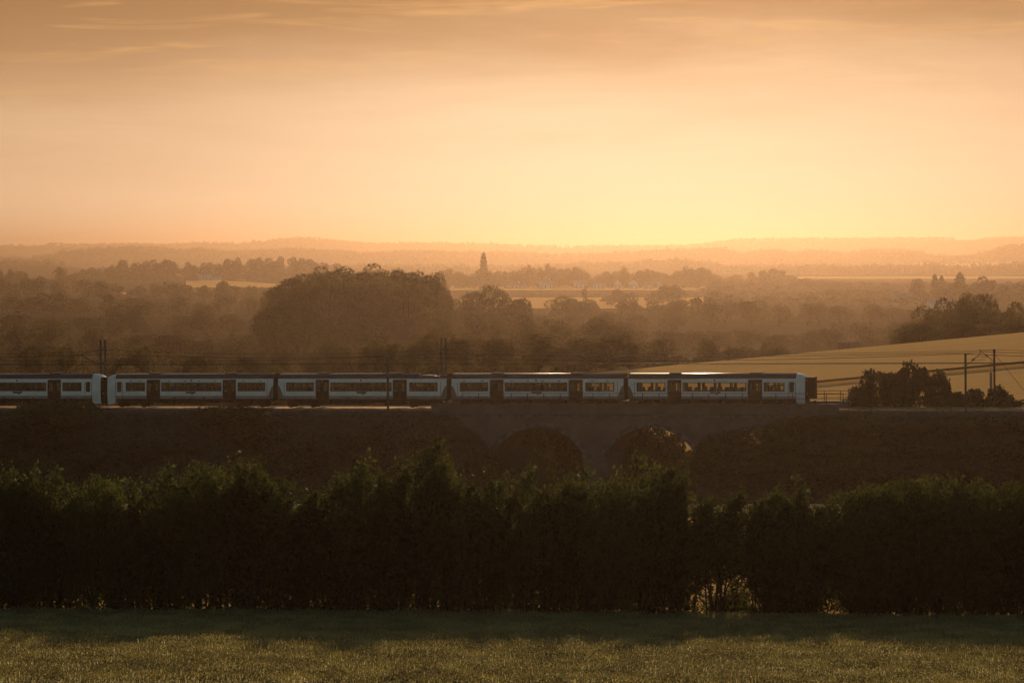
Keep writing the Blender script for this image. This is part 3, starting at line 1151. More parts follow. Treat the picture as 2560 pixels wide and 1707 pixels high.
lattice_mast(258, -5.1, 7.55, 'twin leg mast behind the gap between the two cab ends')
lattice_mast(1110, -5.1, 7.65, 'twin leg mast behind the raised pantograph')
single_mast(970, 4.55, 5.85, 'single grey post mast standing in front of the pantograph carriage', 1)
single_mast(2415, 5.6, 6.05, 'front single post mast right of the round trackside bushes', 1, -1.5)
single_mast(2487, -5.3, 6.25, 'rearmost single post mast with balance weights by the right edge', -1, -0.6, True, True)


def wire(name, t, pts, lab, r=0.024, sag=0.0, grp='overhead wires'):
    """pts: (s, z) supports; each span sags as a parabola"""
    m = MB()
    allp = []
    for (s0, z0), (s1, z1) in zip(pts[:-1], pts[1:]):
        n = 14
        for k in range(n + (1 if (s1, z1) == pts[-1] else 0)):
            q = k / n
            allp.append(R(s0 + (s1 - s0) * q, t, z0 + (z1 - z0) * q - sag * 4 * q * (1 - q)))
    m.path(allp, r, 4)
    o = m.build(name, M['wire'])
    return tag(o, lab, 'overhead wire', grp)


sm1, sm2, sm3 = s_at(258, -1.7), s_at(1110, -1.7), s_at(2487, -1.7)
sf1, sf2 = s_at(970, 1.7), s_at(2415, 1.7)
span = [(sm1 - 45, 5.95), (sm1, 5.95), (sm2, 5.95), (sm3 - 1, 6.05), (sm3 + 45, 6.05)]
wire('catenary_wire', -1.7, span, 'upper sagging catenary wire over the train', 0.042, 0.42)
wire('contact_wire', -1.7, [(p[0], 4.88) for p in span], 'lowest straight contact wire just above the train roofs', 0.042, 0.04)
span2 = [(sf1 - 60, 5.85), (sf1, 5.75), (sf2, 5.95), (sf2 + 45, 5.95)]
wire('catenary_wire', 1.7, span2, 'sagging catenary wire over the near empty track', 0.042, 0.62)
wire('contact_wire', 1.7, [(p[0], 4.90) for p in span2], 'straight contact wire over the near empty track', 0.042, 0.05)
wire('return_wire', -5.1, [(sm1 - 45, 6.35), (sm1, 6.35), (sm2, 6.35), (sm3, 6.2), (sm3 + 45, 6.2)], 'topmost thin return wire strung along the rear masts', 0.03, 0.5)

# ------------------------------------------------------------------ vegetation meshes
def leaf_quads(c, size, up=0.0, aspect=0.6, sizevar=0.5, rng=RNG):
    n = len(c)
    a = rng.normal(size=(n, 3))
    a[:, 2] += up
    a /= np.linalg.norm(a, axis=1, keepdims=True)
    r = rng.normal(size=(n, 3))
    bvec = np.cross(a, r)
    bvec /= np.linalg.norm(bvec, axis=1, keepdims=True) + 1e-9
    l = (size * (1 + sizevar * rng.uniform(-1, 1, n)))[:, None]
    v = np.stack([c - a * l, c + bvec * l * aspect, c + a * l, c - bvec * l * aspect], 1).reshape(-1, 3)
    q = np.arange(n * 4).reshape(n, 4)
    return v, q


def leaf_mesh(name, c, size, mat, **kw):
    v, q = leaf_quads(np.asarray(c), size, **kw)
    return np_mesh(name, v, q, mat)


def lobes_points(lobes, n, rng, inner=0.66, fuzz=0.05):
    L = np.array(lobes)
    wgt = L[:, 3] ** 2
    k = rng.choice(len(L), n, p=wgt / wgt.sum())
    d = rng.normal(size=(n, 3))
    d /= np.linalg.norm(d, axis=1, keepdims=True)
    r = L[k, 3] * (inner + (1 - inner) * rng.uniform(0, 1, n) ** 0.45) * (1 + fuzz * rng.normal(size=n))
    sq = np.array([1, 1, 0.85])
    return L[k, :3] + d * r[:, None] * sq


def limb_mesh(name, lobes, h0, mat, r0=0.28, rng=random):
    m = MB()
    m.bar((0, 0, -0.6), (0.1, 0, h0), r0, 8, r0 * 0.75)
    for lx, ly, lz, lr in lobes:
        mid = (lx * 0.35, ly * 0.35, h0 + (lz - h0) * 0.45)
        m.bar((0.1, 0, h0 * rng.uniform(0.7, 1.0)), mid, r0 * 0.45, 5, r0 * 0.28)
        m.bar(mid, (lx, ly, lz), r0 * 0.28, 5, r0 * 0.08)
    return m.mesh(name, mat)


def round_tree(i, H=10.0, Wd=9.0, n=2600, leaf=0.30, nl=20, base=0.22, mat='leaf2', dense=False, dome=False, lobe=(0.15, 0.25), fuzz=0.05):
    """unit tree about H high and Wd wide: (trunk mesh, crown mesh)"""
    rng = np.random.default_rng(100 + i)
    rr = random.Random(100 + i)
    lobes = []
    zc = H * (base + 1) / 2
    rz = H * (1 - base) / 2
    for k in range(nl):
        while True:
            p = rng.uniform(-1, 1, 3)
            if np.linalg.norm(p) < 1: break
        p = p / (np.linalg.norm(p) + 1e-6) * (np.linalg.norm(p) ** 0.5)
        lr = rr.uniform(*lobe) * Wd
        wz = 1.0 if not dome else (1.15 if p[2] < 0 else 1.0)
        x = p[0] * (Wd / 2 - lr * 0.72) * wz
        y = p[1] * (Wd / 2 - lr * 0.72) * wz
        z = zc + p[2] * (rz - lr * 0.72)
        lobes.append((x, y, z, lr))
    pts = lobes_points(lobes, n, rng, fuzz=fuzz)
    pts = pts[pts[:, 2] > (0.1 if base < 0.1 else H * base * 0.5)]
    # twigs that break the outline
    cr = leaf_mesh('crown', pts, leaf, M[mat], rng=rng)
    tr = limb_mesh('trunk', lobes[:12], H * max(base, 0.12), M['bark'], 0.03 * H, rr)
    return tr, cr


NEAR = [round_tree(i, n=7500, leaf=0.165, nl=10 + i, lobe=(0.19, 0.29), base=(0.06, 0.03, 0.12, 0.04, 0.05)[i]) for i in range(5)]
DENSE = [round_tree(20 + i, H=10, Wd=6.5, n=10500, leaf=0.125, nl=30, base=0.03, dome=True) for i in range(3)]
FARM = [round_tree(40 + i, n=1900, leaf=0.34, nl=14 + i, base=0.02) for i in range(4)]
BUSH = [round_tree(60 + i, H=4, Wd=5, n=4600, leaf=0.12, nl=20, base=0.02, mat='leaf3') for i in range(4)]


def conifer(i, H=10.0, Wd=3.4, n=1500, leaf=0.26):
    rng = np.random.default_rng(300 + i)
    z = rng.uniform(0.03, 1.0, n) ** 0.9
    prof = np.interp(z, [0, 0.08, 0.25, 0.55, 0.8, 0.93, 1.0], [1.0, 1.0, 0.72, 0.62, 0.5, 0.28, 0.03])
    tier = 1 + 0.16 * np.sin(z * 60 + rng.uniform(0, 6))
    a = rng.uniform(0, 2 * np.pi, n)
    r = Wd / 2 * prof * tier * (0.5 + 0.5 * rng.uniform(0, 1, n) ** 0.4)
    c = np.stack([r * np.cos(a), r * np.sin(a), z * H], 1)
    cr = leaf_mesh('crown', c, leaf, M['leaf2'], rng=rng)
    m = MB().bar((0, 0, -0.4), (0, 0, H * 0.95), 0.25, 8, 0.03)
    return m.mesh('trunk', M['bark']), cr


TRACKB = [round_tree(80 + i, H=5, Wd=5, n=3400, leaf=0.17, nl=24, base=0.18, mat='leaf3', lobe=(0.09, 0.18), fuzz=0.16) for i in range(3)]
CONE = [conifer(0), conifer(1, Wd=5.0)]


def place_tree(pair, loc, sx, sz, rot, label, cat, group, name='tree', parts=True):
    if parts:
        e = empty(name, loc, (0, 0, rot))
        e.scale = (sx, sx, sz)
        link('trunk', pair[0], e)
        link('crown', pair[1], e)
    else:
        e = link(name, pair[1], None, loc)
        e.rotation_euler = (0, 0, rot)
        e.scale = (sx, sx, sz)
    tag(e, label, cat, group)
    return e


PENDING = []           # (object, px, base label) for telling look-alikes apart
MERGED = {}


def landmark(px):
    for a, n_ in ((190, 'the leftmost carriage'), (330, 'the cab ends'), (700, 'the second carriage'), (930, 'the pantograph carriage'), (1130, 'the pantograph'), (1400, 'the fourth carriage'), (1600, 'the carriage joint'), (2060, 'the leading carriage'), (2420, 'the round bushes')):
        if px < a: return n_
    return 'the right masts'


ORD = ['leftmost', 'second', 'third', 'fourth', 'fifth', 'sixth', 'seventh', 'eighth', 'ninth', 'tenth', 'eleventh', 'twelfth', 'thirteenth', 'fourteenth', 'fifteenth', 'sixteenth', 'seventeenth', 'eighteenth', 'nineteenth', 'twentieth']


def nth(k):
    n_ = k + 1
    return (ORD[k] if k < 20 else '%d%s' % (n_, {1: 'st', 2: 'nd', 3: 'rd'}.get(n_ % 10, 'th'))) + ' from left'


def tell_apart():
    cells = {}
    for o_, px, base in PENDING:
        cells.setdefault(base, []).append((px, o_))
    for base, lst in cells.items():
        lst.sort(key=lambda q: q[0])
        for k, (px, o_) in enumerate(lst):
            o_['label'] = base if len(lst) == 1 else base + ', ' + (ORD[0] if k == 0 else ('rightmost' if k == len(lst) - 1 else nth(k)))


def merge_tree(zone, pair, loc, sx, sz, rot):
    me = pair[1]
    v = np.empty(len(me.vertices) * 3, np.float32)
    me.vertices.foreach_get('co', v)
    v = v.reshape(-1, 3) * np.array([sx, sx, sz])
    c_, s_ = math.cos(rot), math.sin(rot)
    v = np.stack([v[:, 0] * c_ - v[:, 1] * s_, v[:, 0] * s_ + v[:, 1] * c_, v[:, 2]], 1) + np.array(loc)
    MERGED.setdefault(zone, []).append(v)


def tree_px(px, top, wpx, d, label, group, kind=None, name='tree', merge=None):
    """a tree whose crown top shows at (px, top) and that stands on the ground at depth d"""
    p = P(px, top, d)
    zg = G(p.x, d)
    h = max(2.5, p.z - zg)
    wd = max(wpx * d / F, 2.0)
    k = kind or ('near' if d < 2450 else 'far')
    fam = {'near': NEAR, 'far': FARM, 'dense': DENSE, 'cone': CONE[:1], 'fir': CONE[1:]}[k]
    W0 = {'near': 9.0, 'far': 9.0, 'dense': 6.5, 'cone': 3.4, 'fir': 5.0}[k]
    pair = fam[random.randrange(len(fam))]
    if merge:
        return merge_tree(merge, pair, (p.x, d, zg - 0.15), wd / W0, h / 10.0, random.uniform(0, 6.28))
    return place_tree(pair, (p.x, d, zg - 0.15), wd / W0, h / 10.0, random.uniform(0, 6.28), label, 'tree', group, name, d < 2450)


# ------------------------------------------------------------------ background trees
ZL = dict(
    farleft='woodland forming the long skyline behind the white farmhouse',
    leftpale='hazy tree on the pale rise above the left woodland',
    left='round tree in left woodland,',
    dome='tall dense tree of the big dark dome',
    under='rounded tree behind the train,',
    cfar='pale treeline of the village right of the dark dome',
    cmid='hazy tree in the pale fields before the village',
    rfar='very pale treeline across the far right valley',
    rmid='golden hazy tree in right valley,',
    rmass='brown tree in the dark mass above the ripe field',
)
STUFF_ZONES = ('farleft', 'cfar', 'rfar')


def band(zone, d):
    if zone == 'left':
        for a, n_ in ((730, 'nearest row'), (830, 'second row'), (980, 'third row'), (1180, 'fourth row'), (1500, 'fifth row'), (1720, 'sixth row'), (2000, 'seventh row')):
            if d < a: return n_
        return 'topmost row'
    if zone in ('under', 'rmid'):
        for a, n_ in ((670, 'nearest row'), (800, 'second row'), (900, 'third row'), (1090, 'fourth row'), (1300, 'fifth row'), (1900, 'sixth row')):
            if d < a: return n_
        return 'topmost row'
    return ''


def T(zone, items, d, kind=None, dj=0.012):
    base = ZL[zone]
    if zone in STUFF_ZONES: dj = min(dj, 0.012)
    for it in items:
        px, top, wpx = it
        dd = stretch(d * random.uniform(1 - dj, 1 + dj))
        if zone in STUFF_ZONES:
            tree_px(px, top, wpx, dd, '', '', kind, merge=zone)
            continue
        b_ = band(zone, d)
        lab = base + ((' ' + b_) if b_ else '') + ((' above ' + landmark(px)) if zone in ('left', 'under', 'rmid') else '')
        o_ = tree_px(px, top, wpx, dd, lab, {'left': 'trees of the left woodland', 'under': 'trees behind the train', 'rmid': 'trees of the right valley', 'dome': 'trees of the big dark dome', 'cmid': 'trees in the pale fields', 'rmass': 'trees of the dark mass', 'leftpale': 'trees on the pale rise'}[zone], kind)
        PENDING.append((o_, px, lab))


def row(zone, pts, d, step, wpx, jit=3.0, kind=None, dj=0.012):
    xs = [p[0] for p in pts]
    ys = [p[1] for p in pts]
    x = xs[0]
    while x <= xs[-1]:
        T(zone, [(x + random.uniform(-0.25, 0.25) * step, float(np.interp(x, xs, ys)) + random.uniform(-jit, jit), wpx * random.uniform(0.8, 1.25))], d, kind, dj)
        x += step * random.uniform(0.8, 1.2)


row('farleft', [(190, 682), (232, 667), (268, 660), (298, 652), (327, 646), (363, 653), (408, 646), (431, 652), (455, 650), (476, 662), (512, 648), (545, 653), (589, 643), (625, 645), (670, 644), (720, 641), (790, 647), (845, 651)], 3580, 26, 44, 1.5)
row('farleft', [(200, 690), (300, 680), (470, 690), (600, 676), (850, 675)], 3500, 30, 42, 3)
row('farleft', [(640, 690), (860, 690)], 3460, 34, 46, 3)
T('leftpale', [(0, 673, 32), (24, 671, 30), (46, 668, 32), (63, 679, 26), (98, 690, 30), (152, 667, 44), (80, 690, 30), (120, 692, 34), (-20, 678, 34), (185, 694, 38)], 3000)
row('left', [(-30, 700), (45, 697), (119, 691), (170, 697), (253, 703), (330, 712), (400, 708), (440, 704), (512, 714), (560, 706), (628, 712), (680, 722)], 2280, 42, 52, 4)
T('left', [(440, 699, 70), (512, 712, 44), (560, 701, 56), (628, 707, 36), (662, 722, 40), (253, 702, 60), (28, 694, 50)], 2180)
row('left', [(-30, 734), (70, 740), (137, 728), (210, 742), (300, 727), (360, 745), (408, 738), (500, 748), (607, 727), (660, 748)], 1660, 64, 76, 6)
row('left', [(-40, 768), (74, 772), (155, 784), (230, 772), (280, 762), (332, 755), (420, 790), (521, 768), (610, 778), (650, 790)], 1230, 76, 90, 8)
row('left', [(-40, 826), (60, 808), (155, 800), (260, 824), (360, 806), (470, 838), (560, 812), (640, 842)], 930, 98, 116, 9)
row('left', [(-40, 872), (60, 858), (200, 850), (333, 868), (458, 862), (565, 848), (650, 872)], 720, 112, 128, 8)
row('left', [(-40, 905), (640, 908)], 620, 130, 140, 8)
# the dome
T('dome', [(672, 740, 90), (700, 696, 110), (742, 676, 130), (790, 664, 140), (842, 657, 150), (895, 656, 150), (946, 656, 140), (985, 650, 120), (1030, 656, 130), (1068, 664, 110)], 1010, 'dense', 0.02)
T('dome', [(700, 735, 130), (760, 695, 150), (820, 682, 160), (890, 680, 160), (950, 684, 160), (1020, 690, 150)], 970, 'dense', 0.01)
T('dome', [(975, 648, 70), (1092, 676, 80), (1105, 702, 60), (1070, 716, 90)], 1045, 'near', 0.01)
T('under', [(1190, 726, 100), (1228, 705, 124), (1285, 722, 90), (1150, 745, 90)], 1160)
T('under', [(1104, 768, 95), (1175, 782, 100), (1040, 800, 90), (1240, 790, 90), (1300, 782, 100)], 950)
T('under', [(842, 846, 124), (783, 880, 70), (700, 862, 90), (900, 870, 90)], 770)
row('under', [(935, 842), (1027, 828), (1086, 819), (1160, 819), (1235, 831), (1280, 846)], 720, 46, 92, 3)
T('under', [(1343, 829, 116), (1405, 850, 80), (1460, 836, 116), (1528, 829, 130), (1575, 852, 80)], 700)
T('under', [(1397, 791, 110), (1489, 785, 116), (1320, 806, 90), (1560, 800, 100)], 900)
T('under', [(680, 905, 120), (900, 900, 120), (1100, 880, 120), (1290, 890, 120), (1420, 885, 110)], 630)
# village skyline and the fields before it
row('cfar', [(1105, 676), (1130, 667), (1165, 684), (1205, 684), (1254, 677), (1291, 675), (1322, 668), (1370, 668), (1414, 669), (1447, 665), (1475, 690), (1515, 678), (1560, 678), (1590, 678), (1606, 670), (1649, 678), (1680, 686), (1711, 670), (1740, 667), (1790, 684)], 3120, 18, 36, 2)
row('cfar', [(1105, 692), (1350, 690), (1500, 694), (1790, 692)], 3060, 20, 34, 3)
T('cfar', [(1322, 660, 16), (1370, 658, 26), (1448, 664, 38), (1560, 666, 28), (1606, 669, 50)], 3100)
o = tree_px(1209, 631, 28, stretch(3080), 'tall narrow conifer rising far above the village skyline', None, 'cone', 'conifer_tree')
T('cfar', [(1200, 672, 44), (1222, 676, 40)], 3070)
T('cmid', [(1405, 735, 98), (1473, 745, 62), (1440, 742, 60)], 1480)
T('cmid', [(1462, 714, 14)], 2050, 'far')
T('cmid', [(1542, 722, 50), (1575, 725, 44), (1661, 714, 80), (1690, 712, 60), (1640, 730, 60), (1520, 738, 40)], 2100)
T('cmid', [(1560, 745, 44), (1588, 752, 50), (1638, 754, 70), (1700, 748, 70), (1740, 742, 60), (1500, 770, 70)], 1560)
row('cmid', [(1340, 737), (1760, 739)], 2560, 22, 30, 1.2)
row('under', [(1300, 785), (1500, 772), (1640, 774), (1700, 780)], 1250, 74, 90, 6)
# right valley
row('rfar', [(1700, 668), (1756, 666), (1800, 690), (1852, 685), (1882, 682), (1932, 670), (1993, 687), (2054, 698), (2130, 702), (2215, 703), (2300, 706), (2400, 700)], 3300, 26, 42, 3)
T('rmid', [(1805, 711, 88), (1897, 715, 44), (1672, 712, 60), (1850, 722, 60), (1760, 720, 60)], 2600)
row('rmid', [(1940, 730), (2004, 727), (2060, 724), (2160, 722), (2234, 722), (2290, 745)], 2400, 26, 48, 2)
T('rmid', [(2295, 695, 44), (2440, 696, 50), (2464, 690, 64), (2513, 710, 54), (2552, 697, 50), (2590, 694, 60), (2380, 705, 50)], 2150)
T('rmid', [(2337, 685, 30), (2354, 688, 28), (2400, 681, 50)], 2150, 'fir')
row('rmid', [(1700, 752), (1813, 741), (1860, 745), (1909, 733), (1960, 760), (2043, 756), (2119, 762), (2250, 764), (2300, 772)], 1450, 58, 74, 5)
row('rmid', [(1600, 812), (1698, 818), (1775, 822), (1890, 812), (1951, 830), (2016, 818), (2115, 795), (2203, 797), (2250, 800)], 1010, 76, 94, 6)
row('rmid', [(1600, 850), (1700, 846), (1850, 850), (1990, 858)], 790, 88, 104, 6)
row('rmid', [(1780, 728), (1960, 740), (2120, 740), (2260, 736), (2330, 722), (2460, 716), (2600, 718)], 2100, 46, 58, 4)
row('rfar', [(1780, 700), (2000, 704), (2250, 708), (2600, 704)], 2850, 24, 44, 3)
row('rmass', [(2262, 808), (2288, 780), (2322, 755), (2360, 743), (2403, 733), (2433, 720), (2455, 727), (2485, 741), (2519, 745), (2553, 751), (2640, 750)], 800, 36, 112, 2)
T('rmass', [(2300, 806, 110), (2360, 790, 120), (2410, 800, 100), (2470, 805, 110), (2540, 800, 110), (2610, 800, 120), (2270, 826, 80)], 735, 'dense', 0.01)

for zone, vs_ in MERGED.items():
    v = np.concatenate(vs_)
    o = link('far_treeline', np_mesh('far_treeline', v, np.arange(len(v)).reshape(-1, 4), M['leaf2']))
    tag(o, ZL[zone], 'treeline', kind='stuff')

# far woods on the ridges: one mass each
def far_wood(name, D0, D1, n, size, label, pxr=(-500, 3060), thr=0.47):
    rng = np.random.default_rng(int(D0))
    from mathutils import noise as mn
    pts = []
    while len(pts) < n:
        y = rng.uniform(D0, D1)
        px = rng.uniform(*pxr)
        x = (px - 1280) / F * y
        if mn.noise(Vector((x * 0.0016, y * 0.0011, 3.0))) * 0.5 + 0.5 < thr: continue
        pts.append((x, y))
    pts = np.array(pts)
    z = ground(pts[:, 0], pts[:, 1])
    cs, sz = [], []
    for (x, y), zz in zip(pts, z):
        h = rng.uniform(0.7, 1.15) * size
        k = 7
        d = rng.normal(size=(k, 3)) * np.array([size * 0.32, size * 0.32, h * 0.24])
        cs.append(np.array([x, y, zz + h * 0.5]) + d)
    c = np.concatenate(cs)
    v, q = leaf_quads(c, size * 0.36, aspect=0.8, rng=rng)
    o = link(name, np_mesh(name, v, q, M['leaf2']))
    tag(o, label, 'woodland', kind='stuff')


far_wood('far_woodland', 8200, 9700, 3600, 13.0, 'pale woodland on the nearest far ridge')
far_wood('far_woodland', 11900, 13900, 4600, 14.0, 'paler woodland on the middle far ridge')
far_wood('far_woodland', 18400, 21000, 6000, 15.0, 'faintest woodland on the farthest hills', thr=0.42)

# ------------------------------------------------------------------ foreground hedge
def hedge_tree(i, H=8.0, Wd=4.6, n=13500, lean=0.9, lift=0.0):
    rng = np.random.default_rng(500 + i)
    rr = random.Random(500 + i)
    m = MB()
    cs = []
    ns = 13
    for k in range(ns):
        bx, by = rr.uniform(-0.55, 0.55), rr.uniform(-0.5, 0.5)
        tx, ty = rr.uniform(-0.5, 0.5) * Wd * 0.82, rr.uniform(-0.5, 0.5) * Wd * 0.7
        hh = H * rr.uniform(0.55, 0.97)
        if k == 0: hh, tx = H * 0.99, rr.uniform(-0.15, 0.15) * Wd
        pts = []
        for q in np.linspace(0, 1, 7):
            f = q ** 1.25
            pts.append(Vector((bx + (tx - bx) * f + lean * 0.55 * q ** 2 + 0.10 * rr.uniform(-1, 1), by + (ty - by) * f + 0.10 * rr.uniform(-1, 1), -0.3 + (hh + 0.3) * q)))
        for a, (p, q) in enumerate(zip(pts[:-1], pts[1:])):
            r0 = 0.075 * (1 - a / 6.6)
            m.bar(p, q, r0, 5, 0.075 * (1 - (a + 1) / 6.6))
        P_ = np.array([list(p) for p in pts])
        nk = n // ns
        u = rng.uniform(0.12, 1.0, nk) ** 0.72
        c = np.stack([np.interp(u, np.linspace(0, 1, 7), P_[:, j]) for j in range(3)], 1)
        # side sprays: points gather in twig clumps that climb up and to the right
        ncl = 46
        ck = rng.integers(0, ncl, nk)
        uc = np.sort(rng.uniform(0.12, 1.0, ncl))
        off = rng.normal(size=(ncl, 3)) * np.array([0.62, 0.62, 0.34]) * np.interp(uc, [0, 0.3, 0.75, 1.0], [0.75, 1.15, 0.9, 0.22])[:, None]
        cc = np.stack([np.interp(uc, np.linspace(0, 1, 7), P_[:, j]) for j in range(3)], 1) + off
        tq = rng.uniform(-0.5, 0.5, nk)
        dirv = np.array([0.34, 0.0, 0.62]) + rng.normal(size=(ncl, 3)) * 0.28
        c = cc[ck] + dirv[ck] * tq[:, None] + rng.normal(size=(nk, 3)) * 0.13
        keep = rng.uniform(0, 1, nk) < np.interp(c[:, 2], [0.0, 0.8, 2.2, 3.4, 4.6], [0.07, 0.10, 0.30, 0.8, 1.0])
        cs.append(c[keep])
    c = np.concatenate(cs)
    c = c[c[:, 2] > 0.05 + lift * (1 + 0.35 * rng.normal(size=len(c)))]
    return m.mesh('trunk', M['bark']), leaf_mesh('crown', c, 0.105, M['leaf'], aspect=0.62, rng=rng, up=0.4)


HEDGE = [hedge_tree(i) for i in range(5)]
ARCHED = hedge_tree(9, lift=2.3)
HROUND = [round_tree(640 + i, H=8.0, Wd=7.0, n=15000, leaf=0.105, nl=46, base=0.05, mat='leaf') for i in range(2)]
HL = [
    (-300, 380, 'dark hedge tree near the left edge'),
    (380, 780, 'dark hedge tree below the second carriage'),
    (780, 1130, 'dark hedge tree in the clump below the pantograph'),
    (1130, 1480, 'dark hedge tree before the first viaduct arch'),
    (1480, 1740, 'dark hedge tree before the second viaduct arch'),
    (1740, 2075, 'dark hedge tree between low opening and notch'),
    (2075, 2900, 'dark hedge tree in the rounded clump at right'),
]
HPX = [(-70, 1150), (-5, 1140), (62, 1150), (150, 1182), (255, 1170), (335, 1187), (425, 1180), (515, 1140), (597, 1140), (672, 1162), (745, 1205), (838, 1212), (925, 1165), (992, 1155), (1082, 1112), (1150, 1152), (1240, 1170), (1325, 1168), (1392, 1185), (1462, 1162), (1545, 1160), (1625, 1140), (1690, 1160), (1735, 1205), (1826, 1228), (1922, 1218), (1965, 1218), (2000, 1200), (2040, 1262), (2150, 1200), (2205, 1180), (2285, 1164), (2365, 1160), (2450, 1178), (2530, 1195), (2610, 1190)]
CONT = []
for px_ in list(range(-860, -100, 85)) + list(range(2690, 3460, 85)):
    p = P(px_, 1150 + random.uniform(0, 50), 204.0)
    merge_tree('hedge', HEDGE[random.randrange(5)], (p.x, 204.0, G(p.x, 204.0) - 0.1), 0.95, (p.z - G(p.x, 204.0)) / 8.0, random.uniform(-0.5, 0.5))
v = np.concatenate(MERGED.pop('hedge'))
tag(link('hedge_continuation', np_mesh('hedge_continuation', v, np.arange(len(v)).reshape(-1, 4), M['leaf'])), 'the foreground hedge running on past both picture edges', 'hedge', kind='stuff')
for k, (px, top) in enumerate(HPX):
    for layer in (0, 1):
        d = 203.5 + (0.0 if layer == 0 else 2.6) + random.uniform(-0.5, 0.5)
        px2 = px + (0 if layer == 0 else random.uniform(30, 50))
        if layer and (px in (1690, 1735, 1826, 2040)): continue
        top = 1168 + (top - 1168) * (1.15 if layer == 0 else 1.0)
        top2 = top - 8 + (random.uniform(15, 60) if layer else random.uniform(-14, 14))
        p = P(px2 - 22, top2, d)
        zg = G(p.x, d)
        lab = [l for a, b_, l in HL if a <= px2 < b_][0] + (', rear row' if layer else ', front row')
        wsc = 0.6 if px in (1735, 1922, 2040) else random.uniform(0.78, 1.0)
        if (px > 2100 or px in (62, 255, 515, 1545)) and layer == 0:
            wsc = random.uniform(0.55, 0.72)
            pair = random.choice(HROUND)
        else:
            pair = None
        pair = pair or (ARCHED if px == 1826 else HEDGE[(k * 3 + layer * 2 + k // 5) % 5])
        e = place_tree(pair, (p.x, d, zg - 0.1), wsc, (p.z - zg) / 8.0, random.uniform(-0.5, 0.5), lab, 'tree', 'trees of the foreground hedge', 'hedge_tree')
        PENDING.append((e, px2, lab))

for px, hh_ in ((1795, 1.5), (1838, 2.0), (1862, 1.2)):
    p = P(px, 1500, 210.5)
    o_ = place_tree(HROUND[0], (p.x, 210.5, G(p.x, 210.5) - 0.1), 0.22, hh_ / 8.0, px * 0.1, '', 'bush', 'bushes in the hedge opening', 'bush')
    PENDING.append((o_, px, 'small sunlit bush seen through the low hedge opening'))

# rough growth along the hedge foot
rng = np.random.default_rng(77)
n = 9000
x = rng.uniform(-34, 34, n)
y = rng.normal(204.6, 1.1, n) - 0.8 * np.sin(x * 0.6) * np.sin(x * 0.17 + 1)
pxs = 1280 + F * x / y
keep = ~((pxs > 1775) & (pxs < 1872) & (rng.uniform(0, 1, n) < 0.9))
x, y = x[keep], y[keep]
hh = 0.3 + 1.3 * (0.5 + 0.5 * np.sin(x * 1.3 + 1.7 * np.sin(x * 0.31)) * np.sin(x * 0.47 + 2)) ** 1.5 * np.exp(-((y - 205.2) / 1.6) ** 2)
c = np.stack([x, y, ground(x, y) + rng.uniform(0, 1, len(x)) ** 1.2 * hh * 1.5], 1)
o = link('hedge_undergrowth', leaf_mesh('hedge_undergrowth', c, 0.11, M['leaf'], rng=rng, up=0.6))
tag(o, 'low dark undergrowth along the foot of the foreground hedge', 'undergrowth', kind='stuff')

# ------------------------------------------------------------------ scrub on the embankment
def bush(px, top, wpx, t, label, group, name='bush', hmin=1.2):
    s = s_at(px, t)
    base = R(s, t, float(max(bank_z(np.array(s), np.array(t)), -11)))
    d = base.y
    zg = max(base.z, G(base.x, d))
    ztop = P(px, top, d).z
    h = max(hmin, ztop - zg)
    trk = name == 'trackside_bush'
    o_ = place_tree(random.choice(TRACKB if trk else (SUNB if group is None else BUSH)), (base.x, d, zg - 0.2), wpx * d / F / 5.0, h / (5.0 if trk else 4.0), random.uniform(0, 6.28), label, 'bush', group, name)
    PENDING.append((o_, px, label))
    return o_


SUNB = [round_tree(90 + i, H=4, Wd=5, n=5200, leaf=0.12, nl=22, base=0.02, mat='leaf') for i in range(2)]
bush(140, 990, 240, 8.2, 'large bush on the bank below the leftmost carriage', None)
bush(40, 1040, 200, 11.0, 'bush on the bank touching the left picture edge', None)
bush(575, 1003, 215, 8.5, 'round bush on the bank below the second carriage, its top above the rails', None)
bush(640, 1050, 130, 11.5, 'smaller bush at the right foot of the round bank bush', None)
lsc = ('dark scrub bush on the shaded bank left of the viaduct', 'scrub bushes on the left bank')
for px in np.arange(-60, 1260, 75):
    bush(px + random.uniform(-20, 20), random.uniform(1070, 1150), random.uniform(90, 170), random.uniform(9, 19), *lsc)
rsc = ('dark scrub bush on the shaded bank right of the viaduct', 'scrub bushes on the right bank')
for px, top, wpx, t in [(1850, 1085, 150, 8.5), (1930, 1055, 160, 7.5), (2010, 1040, 150, 7.2), (2110, 1050, 160, 7.6), (2200, 1070, 160, 8.5), (2290, 1060, 150, 8), (2380, 1065, 160, 8), (2460, 1050, 170, 7.6), (2550, 1045, 160, 7.6), (2630, 1050, 160, 8),
                        (1790, 1130, 150, 10), (1870, 1120, 170, 11), (1960, 1100, 170, 11), (2060, 1110, 180, 12), (2160, 1120, 170, 12), (2260, 1110, 180, 12), (2370, 1115, 180, 12), (2470, 1105, 180, 12), (2570, 1100, 180, 12),
                        (1760, 1180, 170, 14), (1860, 1180, 190, 15), (1980, 1165, 190, 16), (2100, 1170, 190, 16), (2220, 1170, 200, 16), (2340, 1165, 200, 16), (2460, 1160, 200, 16), (2580, 1160, 200, 16)]:
    bush(px, top, wpx, t, *rsc)
for px in list(np.arange(1190, 1730, 42)) + [1790, 1840, 1890, 1940, 1990]:
    bush(px, random.uniform(1030, 1055) + (58 if px > 1672 else 0), 130, -13.0, 'dark bush seen through the viaduct arches', 'bushes behind the viaduct')
